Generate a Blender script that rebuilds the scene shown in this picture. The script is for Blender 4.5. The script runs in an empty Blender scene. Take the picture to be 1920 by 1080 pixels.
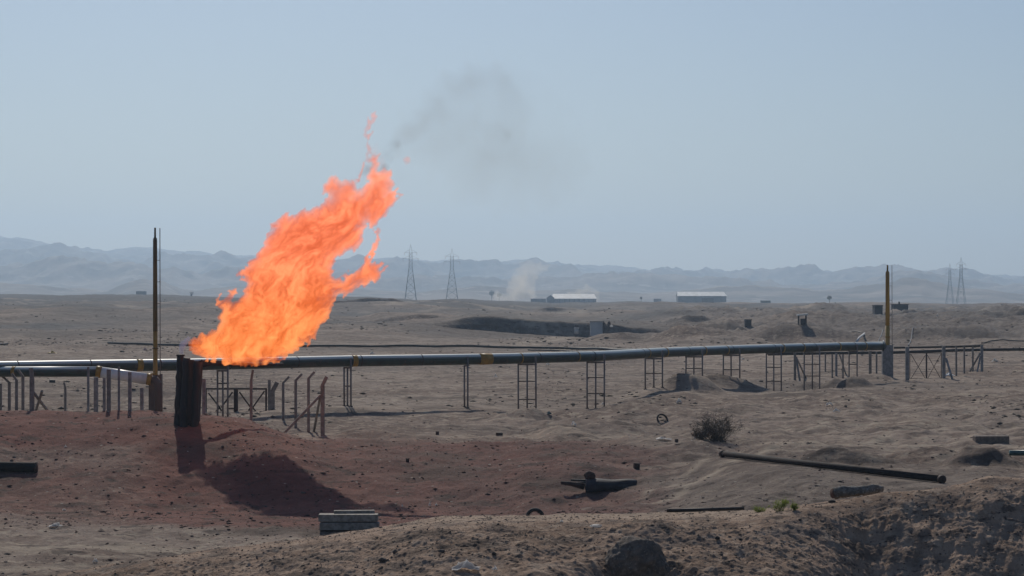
import bpy, math, random
import numpy as np
from mathutils import Vector, Matrix

# ------------------------------------------------------------------ camera, sky, sun, exposure
F = 4300.0          # focal length in pixels of a 1920 wide frame
H = 6.5             # camera height over the plain
ROW0 = 560.0        # row of the horizon
scene = bpy.context.scene
COL = scene.collection
cam_d = bpy.data.cameras.new('camera')
cam = bpy.data.objects.new('camera', cam_d)
COL.objects.link(cam)
cam.location = (0, 0, H)
cam.rotation_euler = (math.radians(90), 0, 0)
cam_d.sensor_width = 36.0
cam_d.lens = 36.0 * F / 1920.0
cam_d.shift_y = (ROW0 - 540.0) / 1920.0
cam_d.clip_start = 0.5
cam_d.clip_end = 60000.0
scene.camera = cam

SUN_EL = math.radians(37)
SUN_AZ = math.radians(-9)            # from +Y towards +X
world = bpy.data.worlds.new('World')
scene.world = world
world.use_nodes = True
wn = world.node_tree
wn.nodes.clear()
w_out = wn.nodes.new('ShaderNodeOutputWorld')
w_bg = wn.nodes.new('ShaderNodeBackground')
w_sky = wn.nodes.new('ShaderNodeTexSky')
w_sky.sky_type = 'NISHITA'
w_sky.sun_disc = False
w_sky.sun_elevation = SUN_EL
w_sky.sun_rotation = SUN_AZ
w_sky.altitude = 300
w_sky.air_density = 1.0
w_sky.dust_density = 1.1
w_sky.ozone_density = 1.5
w_bg.inputs['Strength'].default_value = 0.050
w_tint = wn.nodes.new('ShaderNodeMix')
w_tint.data_type = 'RGBA'; w_tint.blend_type = 'MULTIPLY'
w_tint.inputs[0].default_value = 1.0
w_tint.inputs[7].default_value = (0.845, 0.945, 1.10, 1)
wn.links.new(w_sky.outputs[0], w_tint.inputs[6])
wn.links.new(w_tint.outputs[2], w_bg.inputs[0])
wn.links.new(w_bg.outputs[0], w_out.inputs[0])

sun_d = bpy.data.lights.new('sun', 'SUN')
sun_d.energy = 2.6
sun_d.angle = math.radians(0.6)
sun_d.color = (1.0, 0.92, 0.81)
sun = bpy.data.objects.new('sun', sun_d)
COL.objects.link(sun)
sdir = Vector((math.sin(SUN_AZ) * math.cos(SUN_EL), math.cos(SUN_AZ) * math.cos(SUN_EL), math.sin(SUN_EL)))
sun.rotation_euler = sdir.to_track_quat('Z', 'Y').to_euler()

scene.view_settings.view_transform = 'Standard'
scene.view_settings.look = 'None'
scene.view_settings.gamma = 1.0
scene.view_settings.exposure = 0.0
scene.render.engine = 'CYCLES'
scene.cycles.use_denoising = True
scene.cycles.volume_bounces = 1
scene.cycles.max_bounces = 6
scene.cycles.diffuse_bounces = 3
scene.cycles.transparent_max_bounces = 12
scene.cycles.volume_max_steps = 256

# ------------------------------------------------------------------ helpers
rnd = random.Random(7)

def P(px, row, Y):
    """point on the sight line of a pixel at distance Y"""
    return Vector(((px - 960.0) * Y / F, Y, H - (row - ROW0) * Y / F))

def smooth(a, b, x):
    t = np.clip((x - a) / (b - a), 0, 1)
    return t * t * (3 - 2 * t)

def _hash(ix, iy, seed):
    h = (ix.astype(np.int64) * 374761393 + iy.astype(np.int64) * 668265263 + seed * 1442695041) & 0xffffffff
    h = ((h ^ (h >> 13)) * 1274126177) & 0xffffffff
    h = (h ^ (h >> 16)) & 0xffff
    return h / 65535.0 * 2 * math.pi

def noise2(x, y, seed=0):
    x = np.asarray(x, float); y = np.asarray(y, float)
    x0 = np.floor(x); y0 = np.floor(y)
    fx = x - x0; fy = y - y0
    def g(dx, dy):
        a = _hash(x0 + dx, y0 + dy, seed)
        return np.cos(a) * (fx - dx) + np.sin(a) * (fy - dy)
    ux = fx ** 3 * (fx * (fx * 6 - 15) + 10); uy = fy ** 3 * (fy * (fy * 6 - 15) + 10)
    a = g(0, 0) * (1 - ux) + g(1, 0) * ux
    b = g(0, 1) * (1 - ux) + g(1, 1) * ux
    return (a * (1 - uy) + b * uy) * 1.5

def fbm(x, y, seed=0, octs=4, gain=0.5):
    s = 0; a = 1.0; f = 1.0
    for k in range(octs):
        s = s + a * noise2(x * f + 17.3 * k, y * f - 9.1 * k, seed + k * 31)
        a *= gain; f *= 2.03
    return s

def ridged(x, y, seed=0, octs=4):
    s = 0; a = 1.0; f = 1.0
    for k in range(octs):
        s = s + a * (1 - 2 * np.abs(noise2(x * f + 5.7 * k, y * f + 3.3 * k, seed + k * 13)))
        a *= 0.5; f *= 2.1
    return s

def tag(o, label=None, cat=None, group=None, kind=None):
    if label: o['label'] = label
    if cat: o['category'] = cat
    if group: o['group'] = group
    if kind: o['kind'] = kind
    return o

def empty(name, loc, label, cat, group=None):
    o = bpy.data.objects.new(name, None)
    COL.objects.link(o)
    o.location = loc
    o.empty_display_size = 0.2
    return tag(o, label, cat, group)

class MB:
    def __init__(s):
        s.v = []; s.f = []
    def add(s, vs, fs):
        n = len(s.v)
        s.v += [tuple(v) for v in vs]
        s.f += [tuple(i + n for i in f) for f in fs]
        return s
    def box(s, c, size, rot=None, bevel=0.0):
        c = Vector(c); x, y, z = [q / 2 for q in size]
        pts = [Vector((a * x, b * y, d * z)) for a in (-1, 1) for b in (-1, 1) for d in (-1, 1)]
        if rot is not None: pts = [rot @ p for p in pts]
        return s.add([c + p for p in pts], [(0, 1, 3, 2), (4, 6, 7, 5), (0, 4, 5, 1), (2, 3, 7, 6), (0, 2, 6, 4), (1, 5, 7, 3)])
    def tube(s, pts, radii, n=12, cap=True, hollow=0):
        pts = [Vector(p) for p in pts]
        if not hasattr(radii, '__len__'): radii = [radii] * len(pts)
        vs = []; fs = []
        ref = None
        for i, p in enumerate(pts):
            t = (pts[min(i + 1, len(pts) - 1)] - pts[max(i - 1, 0)]).normalized()
            if ref is None:
                ref = Vector((0, 0, 1)) if abs(t.z) < 0.9 else Vector((0, 1, 0))
            a = t.cross(ref).normalized(); b = t.cross(a).normalized()
            ref = -b if False else ref
            for k in range(n):
                w = 2 * math.pi * k / n
                vs.append(p + (a * math.cos(w) + b * math.sin(w)) * radii[i])
        for i in range(len(pts) - 1):
            for k in range(n):
                fs.append((i * n + k, i * n + (k + 1) % n, (i + 1) * n + (k + 1) % n, (i + 1) * n + k))
        if cap:
            fs.append(tuple(range(n - 1, -1, -1)))
            fs.append(tuple((len(pts) - 1) * n + k for k in range(n)))
        return s.add(vs, fs)
    def bar(s, a, b, w, d=None):
        """square bar"""
        a = Vector(a); b = Vector(b); d = d or w
        t = (b - a).normalized()
        up = Vector((0, 0, 1)) if abs(t.z) < 0.95 else Vector((0, 1, 0))
        x = t.cross(up).normalized(); y = t.cross(x).normalized()
        vs = [p + x * (w / 2 * i) + y * (d / 2 * j) for p in (a, b) for i, j in ((-1, -1), (1, -1), (1, 1), (-1, 1))]
        return s.add(vs, [(0, 1, 2, 3), (7, 6, 5, 4), (0, 4, 5, 1), (1, 5, 6, 2), (2, 6, 7, 3), (3, 7, 4, 0)])
    def build(s, name, mat, parent=None, smooth_=False, bevel=0.0):
        me = bpy.data.meshes.new(name)
        me.from_pydata(s.v, [], s.f)
        me.validate()
        if smooth_:
            me.polygons.foreach_set('use_smooth', [True] * len(me.polygons))
        me.materials.append(mat)
        o = bpy.data.objects.new(name, me)
        COL.objects.link(o)
        if parent is not None:
            o.parent = parent
            o.matrix_parent_inverse = Matrix.Translation(-parent.location)
        if bevel > 0:
            m = o.modifiers.new('bevel', 'BEVEL'); m.width = bevel; m.segments = 2; m.limit_method = 'ANGLE'
        return o

def grid_mesh(name, X, Y, Z, mat, colors=None, smooth_=True):
    nr, nc = X.shape
    co = np.stack([X, Y, Z], -1).reshape(-1, 3).astype(np.float32)
    idx = np.arange(nr * nc).reshape(nr, nc)
    q = np.stack([idx[:-1, :-1], idx[:-1, 1:], idx[1:, 1:], idx[1:, :-1]], -1).reshape(-1, 4)
    me = bpy.data.meshes.new(name)
    me.vertices.add(len(co)); me.vertices.foreach_set('co', co.ravel())
    me.loops.add(q.size); me.loops.foreach_set('vertex_index', q.ravel().astype(np.int32))
    me.polygons.add(len(q)); me.polygons.foreach_set('loop_start', (np.arange(len(q)) * 4).astype(np.int32))
    me.update(calc_edges=True)
    me.polygons.foreach_set('use_smooth', np.ones(len(q), bool) if smooth_ else np.zeros(len(q), bool))
    if colors is not None:
        at = me.color_attributes.new('soil', 'FLOAT_COLOR', 'POINT')
        at.data.foreach_set('color', colors.reshape(-1, 4).astype(np.float32).ravel())
    me.materials.append(mat)
    o = bpy.data.objects.new(name, me)
    COL.objects.link(o)
    return o

# ------------------------------------------------------------------ materials
def N(nt, typ, **kw):
    n = nt.nodes.new(typ)
    for k, v in kw.items():
        if k in n.inputs.keys(): n.inputs[k].default_value = v
        else: setattr(n, k, v)
    return n

def mixc(nt, fac, a, b, mode='MIX'):
    m = nt.nodes.new('ShaderNodeMix'); m.data_type = 'RGBA'; m.blend_type = mode
    for sock, val in ((m.inputs[0], fac), (m.inputs[6], a), (m.inputs[7], b)):
        if hasattr(val, 'is_output'): nt.links.new(val, sock)
        elif isinstance(val, (int, float)): sock.default_value = val
        else: sock.default_value = (*val, 1)
    return m.outputs[2]

def ramp(nt, fac, stops):
    r = nt.nodes.new('ShaderNodeMapRange')
    r.inputs[1].default_value, r.inputs[2].default_value, r.inputs[3].default_value, r.inputs[4].default_value = stops
    r.interpolation_type = 'SMOOTHSTEP'
    nt.links.new(fac, r.inputs[0])
    return r.outputs[0]

def noise(nt, vec, scale, detail=4, rough=0.55, dist=0.0):
    n = nt.nodes.new('ShaderNodeTexNoise')
    n.inputs['Scale'].default_value = scale; n.inputs['Detail'].default_value = detail
    n.inputs['Roughness'].default_value = rough; n.inputs['Distortion'].default_value = dist
    if vec is not None: nt.links.new(vec, n.inputs['Vector'])
    return n.outputs[0]

def mapping(nt, vec, scale=(1, 1, 1), rot=(0, 0, 0)):
    m = nt.nodes.new('ShaderNodeMapping')
    m.inputs['Scale'].default_value = scale; m.inputs['Rotation'].default_value = rot
    nt.links.new(vec, m.inputs['Vector'])
    return m.outputs[0]

def surf(name, c1, c2=None, scale=6.0, rough=0.7, metal=0.0, bump=0.15, streak=False, c3=None, spec=0.5, gen=False, bdist=0.02):
    """two or three tone noisy paint / metal / stone"""
    m = bpy.data.materials.new(name); m.use_nodes = True
    nt = m.node_tree; b = nt.nodes['Principled BSDF']
    tc = nt.nodes.new('ShaderNodeTexCoord'); vec = tc.outputs['Object']
    if streak: vec = mapping(nt, vec, (1, 1, 0.12))
    c2 = c2 or tuple(q * 0.6 for q in c1)
    f = ramp(nt, noise(nt, vec, scale, 5, 0.6), (0.38, 0.62, 0, 1))
    col = mixc(nt, f, c1, c2)
    if c3:
        f2 = ramp(nt, noise(nt, vec, scale * 2.7, 4, 0.65), (0.55, 0.68, 0, 1))
        col = mixc(nt, f2, col, c3)
    nt.links.new(col, b.inputs['Base Color'])
    b.inputs['Roughness'].default_value = rough; b.inputs['Metallic'].default_value = metal
    b.inputs['Specular IOR Level'].default_value = spec
    if bump:
        bp = nt.nodes.new('ShaderNodeBump'); bp.inputs['Strength'].default_value = bump; bp.inputs['Distance'].default_value = bdist
        nt.links.new(noise(nt, tc.outputs['Object'], scale * 4, 5, 0.7), bp.inputs['Height'])
        nt.links.new(bp.outputs[0], b.inputs['Normal'])
    return m

def soil_material(name, near=False):
    m = bpy.data.materials.new(name); m.use_nodes = True
    nt = m.node_tree; b = nt.nodes['Principled BSDF']
    L = nt.links
    tc = nt.nodes.new('ShaderNodeTexCoord'); ob = tc.outputs['Object']
    at = nt.nodes.new('ShaderNodeAttribute'); at.attribute_name = 'soil'
    sep = nt.nodes.new('ShaderNodeSeparateColor'); L.new(at.outputs['Color'], sep.inputs[0])
    s = 3.0 if near else 1.0
    big = noise(nt, ob, 0.06 * s, 6, 0.6)
    mid = noise(nt, ob, 0.5 * s, 6, 0.65)
    fine = noise(nt, ob, 4.0 * s, 5, 0.7)
    tan = (0.330, 0.262, 0.212); brown = (0.175, 0.126, 0.100); pale = (0.47, 0.39, 0.30)
    grey = (0.125, 0.122, 0.118); red = (0.150, 0.066, 0.053); red2 = (0.225, 0.100, 0.078)
    if near:
        tan = (0.44, 0.31, 0.225); brown = (0.27, 0.182, 0.127); pale = (0.52, 0.40, 0.30)
    c = mixc(nt, ramp(nt, big, (0.40, 0.62, 0, 1)), tan, brown)
    c = mixc(nt, ramp(nt, mid, (0.46, 0.62, 0, 0.75)), c, brown)
    c = mixc(nt, ramp(nt, noise(nt, ob, 1.3 * s, 5, 0.6), (0.50, 0.64, 0, 0.65)), c, pale)
    c = mixc(nt, ramp(nt, fine, (0.53, 0.70, 0, 0.6)), c, pale)
    c = mixc(nt, ramp(nt, noise(nt, ob, 6.3 * s, 4, 0.7), (0.54, 0.68, 0, 0.6)), c, brown)
    rr = mixc(nt, ramp(nt, mid, (0.35, 0.65, 0, 1)), red, red2)
    rmask = nt.nodes.new('ShaderNodeMath'); rmask.operation = 'MULTIPLY_ADD'
    L.new(big, rmask.inputs[0]); rmask.inputs[1].default_value = 0.9
    sub = nt.nodes.new('ShaderNodeMath'); sub.operation = 'SUBTRACT'; L.new(sep.outputs[0], sub.inputs[0]); sub.inputs[1].default_value = 0.45
    L.new(sub.outputs[0], rmask.inputs[2])
    c = mixc(nt, ramp(nt, rmask.outputs[0], (0.15, 0.75, 0, 0.95)), c, rr)
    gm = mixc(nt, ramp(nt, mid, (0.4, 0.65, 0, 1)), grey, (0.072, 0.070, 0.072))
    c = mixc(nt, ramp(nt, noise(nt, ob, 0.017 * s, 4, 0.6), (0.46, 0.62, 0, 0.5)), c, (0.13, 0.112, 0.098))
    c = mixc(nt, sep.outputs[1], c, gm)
    c = mixc(nt, sep.outputs[2], c, pale)
    c = mixc(nt, ramp(nt, noise(nt, mapping(nt, ob, (0.6, 1.0, 1)), 1.05 * s, 4, 0.62), (0.565, 0.63, 0, 0.7)), c, (0.075, 0.058, 0.050))
    c = mixc(nt, ramp(nt, noise(nt, mapping(nt, ob, (0.45, 0.7, 1)), 0.31 * s, 6, 0.6), (0.55, 0.63, 0, 0.6)), c, (0.10, 0.078, 0.064))
    # stones and grit, dark and light
    vo = nt.nodes.new('ShaderNodeTexVoronoi'); vo.inputs['Scale'].default_value = 2.2 * s; L.new(ob, vo.inputs['Vector'])
    spot = ramp(nt, vo.outputs['Distance'], (0.10, 0.17, 1, 0))
    sc = nt.nodes.new('ShaderNodeSeparateColor'); L.new(vo.outputs['Color'], sc.inputs[0])
    pick = ramp(nt, sc.outputs[0], (0.45, 0.49, 0, 1))
    mul = nt.nodes.new('ShaderNodeMath'); mul.operation = 'MULTIPLY'; L.new(spot, mul.inputs[0]); L.new(pick, mul.inputs[1])
    pc = mixc(nt, ramp(nt, sc.outputs[1], (0.6, 0.7, 0, 1)), (0.06, 0.048, 0.042), (0.36, 0.32, 0.27))
    c = mixc(nt, mul.outputs[0], c, pc)
    L.new(c, b.inputs['Base Color'])
    b.inputs['Roughness'].default_value = 0.95
    b.inputs['Specular IOR Level'].default_value = 0.15
    bp = nt.nodes.new('ShaderNodeBump'); bp.inputs['Strength'].default_value = 0.9; bp.inputs['Distance'].default_value = 0.06 if near else 0.16
    L.new(noise(nt, ob, 1.6 * s, 8, 0.72), bp.inputs['Height'])
    bp2 = nt.nodes.new('ShaderNodeBump'); bp2.inputs['Strength'].default_value = 0.8; bp2.inputs['Distance'].default_value = 0.02 if near else 0.05
    L.new(noise(nt, ob, 9.0 * s, 6, 0.75), bp2.inputs['Height']); L.new(bp.outputs[0], bp2.inputs['Normal'])
    L.new(bp2.outputs[0], b.inputs['Normal'])
    return m

M = {}
M['soil'] = soil_material('soil')
M['soil_near'] = soil_material('soil_near', True)
M['pipe'] = surf('pipe_paint', (0.034, 0.056, 0.046), (0.028, 0.036, 0.033), 1.5, 0.45, 0.0, 0.05, c3=(0.075, 0.062, 0.05))
def top_highlight(m, col_, lo, hi, amt):  # mixes a pale painted highlight into the colour of upward faces
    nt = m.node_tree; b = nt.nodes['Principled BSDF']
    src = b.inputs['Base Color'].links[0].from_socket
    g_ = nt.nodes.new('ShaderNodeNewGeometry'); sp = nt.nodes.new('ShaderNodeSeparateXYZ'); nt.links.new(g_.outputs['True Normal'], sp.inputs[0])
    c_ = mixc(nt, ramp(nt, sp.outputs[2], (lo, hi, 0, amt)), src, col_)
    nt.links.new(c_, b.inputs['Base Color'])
top_highlight(M['pipe'], (0.70, 0.76, 0.72), 0.32, 0.56, 0.92)  # sunlit top stripe painted into the pipe's colour, along with pale dust
M['pipe_black'] = surf('black_pipe', (0.022, 0.021, 0.022), (0.035, 0.030, 0.028), 3.0, 0.62, 0.0, 0.1)
M['dull'] = surf('dull_black_steel', (0.020, 0.019, 0.021), (0.034, 0.028, 0.027), 3.0, 0.85, 0.0, 0.2, spec=0.2)
M['tank'] = surf('dull_grey_shell', (0.045, 0.045, 0.052), (0.028, 0.027, 0.032), 2.0, 0.7, 0.0, 0.2, spec=0.3)
M['boulder'] = surf('boulder_stone', (0.24, 0.20, 0.165), (0.14, 0.118, 0.10), 7.0, 0.95, 0.0, 1.0, c3=(0.32, 0.28, 0.23), bdist=0.05)
M['mossy'] = surf('mossy_grey', (0.24, 0.22, 0.19), (0.12, 0.11, 0.095), 9.0, 0.95, 0.0, 0.8, c3=(0.38, 0.37, 0.34))
M['pipe_white'] = surf('white_pipe_wrap', (0.80, 0.79, 0.78), (0.66, 0.65, 0.64), 2.0, 0.42, 0.0, 0.05)
M['yellow'] = surf('yellow_paint', (0.42, 0.24, 0.035), (0.30, 0.17, 0.03), 5.0, 0.5, 0.0, 0.05)
M['ochre'] = surf('ochre_pole', (0.46, 0.27, 0.045), (0.30, 0.17, 0.04), 3.0, 0.5, 0.0, 0.05, streak=True)
M['olive'] = surf('sooty_ochre_pole', (0.20, 0.145, 0.05), (0.09, 0.068, 0.034), 3.0, 0.5, 0.0, 0.05, streak=True)
M['steel'] = surf('support_steel', (0.15, 0.12, 0.11), (0.22, 0.20, 0.20), 5.0, 0.6, 0.0, 0.1, streak=True)
M['post'] = surf('concrete_post', (0.27, 0.24, 0.22), (0.18, 0.16, 0.145), 4.0, 0.9, 0.0, 0.3)
M['post_grey'] = surf('grey_post', (0.30, 0.29, 0.29), (0.19, 0.185, 0.185), 4.0, 0.85, 0.0, 0.3)
M['rust'] = surf('rusty_steel', (0.075, 0.045, 0.036), (0.035, 0.026, 0.024), 6.0, 0.8, 0.1, 0.3)
M['soot'] = surf('sooty_steel', (0.018, 0.016, 0.018), (0.038, 0.024, 0.022), 2.5, 0.75, 0.0, 0.5, streak=True, c3=(0.07, 0.04, 0.035))
M['shield'] = surf('brown_sheet', (0.16, 0.105, 0.085), (0.13, 0.085, 0.07), 1.5, 0.8, 0.0, 0.1)
M['concrete'] = surf('concrete', (0.22, 0.175, 0.145), (0.15, 0.12, 0.10), 6.0, 0.9, 0.0, 0.3)
M['wood'] = surf('weathered_wood', (0.34, 0.31, 0.27), (0.20, 0.18, 0.155), 7.0, 0.85, 0.0, 0.2)
M['rock'] = surf('rock', (0.15, 0.125, 0.105), (0.085, 0.072, 0.064), 7.0, 0.95, 0.0, 0.8, c3=(0.24, 0.21, 0.18))
M['darkrock'] = surf('dark_rock', (0.085, 0.078, 0.07), (0.045, 0.042, 0.04), 7.0, 0.95, 0.0, 1.0, c3=(0.15, 0.14, 0.12), bdist=0.05)
M['clod'] = surf('red_clod', (0.10, 0.06, 0.05), (0.06, 0.038, 0.034), 9.0, 0.95, 0.0, 0.6)
M['plastic'] = surf('white_plastic', (0.78, 0.77, 0.76), (0.55, 0.54, 0.53), 9.0, 0.5, 0.0, 0.3)
def translucent(m, col_, f):
    nt = m.node_tree; b = nt.nodes['Principled BSDF']; out = nt.nodes['Material Output']
    t = nt.nodes.new('ShaderNodeBsdfTranslucent'); t.inputs[0].default_value = (*col_, 1)
    mx = nt.nodes.new('ShaderNodeMixShader'); mx.inputs[0].default_value = f
    nt.links.new(b.outputs[0], mx.inputs[1]); nt.links.new(t.outputs[0], mx.inputs[2]); nt.links.new(mx.outputs[0], out.inputs[0])
translucent(M['plastic'], (0.93, 0.92, 0.9), 0.65)
M['yellowlitter'] = surf('yellow_plastic', (0.62, 0.40, 0.08), (0.45, 0.28, 0.06), 9.0, 0.5)
M['pinklitter'] = surf('pink_plastic', (0.55, 0.25, 0.24), (0.6, 0.5, 0.48), 9.0, 0.5)
M['rubber'] = surf('tyre_rubber', (0.02, 0.02, 0.022), (0.035, 0.033, 0.033), 9.0, 0.8)
M['teal'] = surf('teal_pipe', (0.05, 0.14, 0.14), (0.03, 0.08, 0.085), 5.0, 0.4)
M['pylon'] = surf('galvanised_steel', (0.16, 0.17, 0.18), (0.11, 0.12, 0.13), 0.5, 0.6, 0.3, 0)
M['sheet_roof'] = surf('pale_sheet_roof', (0.78, 0.78, 0.74), (0.62, 0.62, 0.58), 0.3, 0.5, 0, 0)
M['wall_grey'] = surf('grey_wall', (0.26, 0.28, 0.30), (0.20, 0.22, 0.24), 0.3, 0.8, 0, 0)
M['wall_dark'] = surf('dark_wall', (0.07, 0.065, 0.07), (0.05, 0.048, 0.052), 0.5, 0.8, 0, 0)
M['wall_pale'] = surf('pale_wall', (0.55, 0.56, 0.56), (0.42, 0.43, 0.44), 0.5, 0.7, 0, 0)
M['leaf'] = surf('green_leaves', (0.20, 0.25, 0.06), (0.12, 0.16, 0.04), 12, 0.7, 0, 0)
translucent(M['leaf'], (0.30, 0.36, 0.07), 0.4)
M['twig'] = surf('dry_twigs', (0.15, 0.125, 0.095), (0.09, 0.075, 0.06), 12, 0.9, 0, 0)
M['palmleaf'] = surf('dark_leaves', (0.04, 0.055, 0.03), (0.03, 0.04, 0.025), 1, 0.8, 0, 0)
M['cloth'] = surf('dark_cloth', (0.03, 0.03, 0.05), (0.05, 0.04, 0.05), 5, 0.9, 0, 0)
M['skin'] = surf('skin', (0.25, 0.14, 0.09), (0.22, 0.12, 0.08), 5, 0.6, 0, 0)

# ------------------------------------------------------------------ terrain
def row_of_crest(px):
    return np.interp(px, [-400, 0, 300, 640, 800, 1000, 1400, 1920, 2400], [552, 553, 556, 558.5, 563, 566, 569, 572, 573])

# pipe line and what its feet stand on
PIPE_Z = 3.0
PIPE_PX = [(-260, 693.5), (0, 689), (150, 686.5), (330, 684), (500, 680.5), (650, 677), (800, 675), (950, 672.5), (1117, 668), (1227, 661.5), (1302, 658.5), (1371, 656), (1451, 653.5), (1560, 650.5), (1655, 648.5)]
def pipe_pt(px, row, z=PIPE_Z):
    Y = (H - z) * F / (row - ROW0)
    return Vector(((px - 960) * Y / F, Y, z))
PIPE = [pipe_pt(*q) for q in PIPE_PX]
PXs = np.array([p.x for p in PIPE]); PYs = np.array([p.y for p in PIPE])
FEET = [(-60, 0.4), (420, 0.45), (650, 0.46), (875, 0.21), (990, -0.12), (1117, -0.2), (1227, 0.75), (1302, 1.0), (1371, 0.62), (1451, -0.15), (1523, -0.37), (1600, 0.2), (1655, 0.4)]
def px_to_pipe_x(px):
    row = np.interp(px, [q[0] for q in PIPE_PX], [q[1] for q in PIPE_PX])
    return (px - 960) * ((H - PIPE_Z) * F / (row - ROW0)) / F
FX = np.array([px_to_pipe_x(f[0]) for f in FEET]); FZ = np.array([f[1] for f in FEET])

HEAPS = [(255, 752, 0.55, 3.2, 1.8), (450, 757, 0.35, 3.2, 1.6), (1525, 727, 0.45, 1.6, 1.6), (1640, 722, 0.45, 2.4, 1.6),   # px, row of foot, height, half width x, half width y
    (1855, 878, 0.75, 1.9, 1.6), (1600, 869, 0.55, 2.6, 1.4), (1300, 750, 0.85, 2.4, 2.0), (1375, 742, 0.65, 3.2, 2.0),
    (1000, 792, 0.45, 2.6, 2.0), (1570, 730, 0.75, 1.8, 1.6), (1605, 733, 0.8, 1.7, 1.5), (1240, 730, 0.35, 2.4, 2.0),
    (1120, 800, 0.35, 3.5, 2.2), (700, 822, 0.30, 3.0, 1.5), (1320, 820, 0.25, 1.8, 1.2),
    (1170, 638, 1.15, 7, 4), (1385, 633, 1.6, 9, 5), (1500, 640, 1.4, 8, 5), (1800, 640, 1.6, 8, 6), (1290, 640, 1.2, 6, 5)]

LEDGES = [(1262, 1345, 432, 1.3), (1500, 1590, 640, 1.5), (1425, 1585, 452, 1.1), (1650, 1790, 520, 1.2), (690, 840, 470, 1.0), (1885, 2000, 415, 1.4), (560, 760, 700, 1.6), (330, 520, 560, 1.2), (1000, 1180, 760, 1.4)]
def terrain(X, Y):
    X = np.asarray(X, float); Y = np.asarray(Y, float)
    Ys = np.maximum(Y, 1.0)
    px = 960 + X / np.maximum(Ys, 40) * F
    # far plain rising to a low crest, falling behind it
    zc = H - (row_of_crest(px) - ROW0) * 1300 / F + 1.2 * noise2(X / 60, Y * 0 + 3, 5) + 0.6 * noise2(X / 15, Y * 0 + 7, 6)
    t = np.clip((Ys - 250) / 1050, 0, 1)
    z = zc * t ** 0.9
    z = z - 12.0 * smooth(1320, 2100, Ys)
    z += 0.25 * smooth(115, 150, Ys)
    # undulations
    z += fbm(X / 70, Y / 120, 11, 3) * 2.3 * smooth(220, 500, Ys) * (1 - smooth(1000, 1250, Ys))
    z += fbm(X / 22, Y / 40, 21, 4) * (0.10 + 0.5 * smooth(180, 420, Ys)) * (1 - 0.6 * smooth(1000, 1250, Ys))
    z += fbm(X / 6, Y / 8, 31, 4) * 0.15
    hum = smooth(820, 1000, px) * smooth(78, 90, Ys) * (1 - smooth(135, 160, Ys))
    z += hum * fbm(X / 4.5, Y / 6.5, 35, 4) * 0.33
    z += (ridged(X / 2.6, Y / 4.5, 37, 3) - 0.8) * 0.035 * (1 - smooth(180, 300, Ys))
    z += fbm(X / 1.3, Y / 1.6, 41, 4, 0.62) * 0.06 * (1 - smooth(200, 400, Ys))
    # rough spoil ground on the right in the middle distance
    spoil = smooth(1180, 1300, px) * smooth(285, 330, Ys) * (1 - smooth(620, 900, Ys))
    z += spoil * (ridged((X + 0.35 * Y) / 10, (Y * 0.5 - X * 0.2) / 16, 51, 4) * 1.0)
    # the excavated bank, a steep face turned to the camera
    bm = smooth(790, 925, px) * (1 - smooth(1190, 1290, px))
    foot = 386 + 2.5 * noise2(X / 7, Y * 0, 61)
    z = z - bm * smooth(330, 372, Ys) * (1 - smooth(foot, foot + 0.1, Ys)) * 0.9
    z = z + bm * (smooth(foot, foot + 2.6, Ys)) * (1 - smooth(400, 560, Ys)) * 1.55
    for (l0, l1, ly, lh) in LEDGES:
        lm = smooth(l0 - 25, l0 + 35, px) * (1 - smooth(l1 - 35, l1 + 25, px))
        f0 = ly + 3 * noise2(X / 9, Y * 0, 63)
        z = z + lm * smooth(f0, f0 + 2.6, Ys) * (1 - smooth(ly + 15, ly + 90, Ys)) * lh
    # basin in front and under the stack
    px2 = px
    lowreg = 1 - smooth(1180, 1560, px2)
    edge = 104.5 + 2.0 * noise2(X / 6, Y * 0 + 1, 71)
    low = (1 - smooth(edge - 15, edge, Ys))
    z = z - 1.15 * low * np.maximum(lowreg, (1 - smooth(70, 82, Ys)))
    z = z - 0.65 * np.exp(-((Ys - 89) / 5.5) ** 2) * (1 - smooth(900, 1300, px))
    # mound with the flare stack
    rx = 1 - smooth(-13.2, -8.6, X + 0.25 * (Y - 104))
    d = Ys - 106.5
    prof = np.where(d < 0, np.exp(-(d / 8.5) ** 2), np.exp(-(d / 5.0) ** 2))
    z = z + rx * prof * (1.20 + 0.12 * noise2(X / 3, Y / 3, 81)) + (1 - rx) * rx * 0.3 * prof
    # bed of the long beam
    bt = np.clip(((X - 8.65) * 6.55 + (Y - 94.4) * -13.4) / (6.55 ** 2 + 13.4 ** 2), 0, 1)
    bdist = np.hypot(X - 8.65 - 6.55 * bt, Y - 94.4 + 13.4 * bt)
    bw = np.exp(-(bdist / 1.5) ** 2)
    z = z * (1 - bw) + bw * -0.02
    # feet of the pipe supports
    py = np.interp(X, PXs, PYs)
    w = np.exp(-((Y - py) / 5.0) ** 2) * smooth(-17, -12, X) * (1 - smooth(28, 31, X))
    z = z * (1 - w) + w * (np.interp(X, FX, FZ) + fbm(X / 2, Y / 2, 91, 3) * 0.04)
    for (hx, hr, hh, wx, wy) in HEAPS:
        Y0 = (H - (0.6 if Y_far(hr) else 0.0)) * F / (hr - ROW0)
        X0 = (hx - 960) * Y0 / F
        r = np.sqrt(((X - X0) / wx) ** 2 + ((Y - Y0 - wy) / wy) ** 2)
        z = z + hh * np.clip(1 - r * r, 0, 1) ** 1.4 * (1 + 0.25 * noise2(X / wx * 2.5, Y / wy * 2.5, 95))
    return z

def Y_far(r): return r < 660

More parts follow.
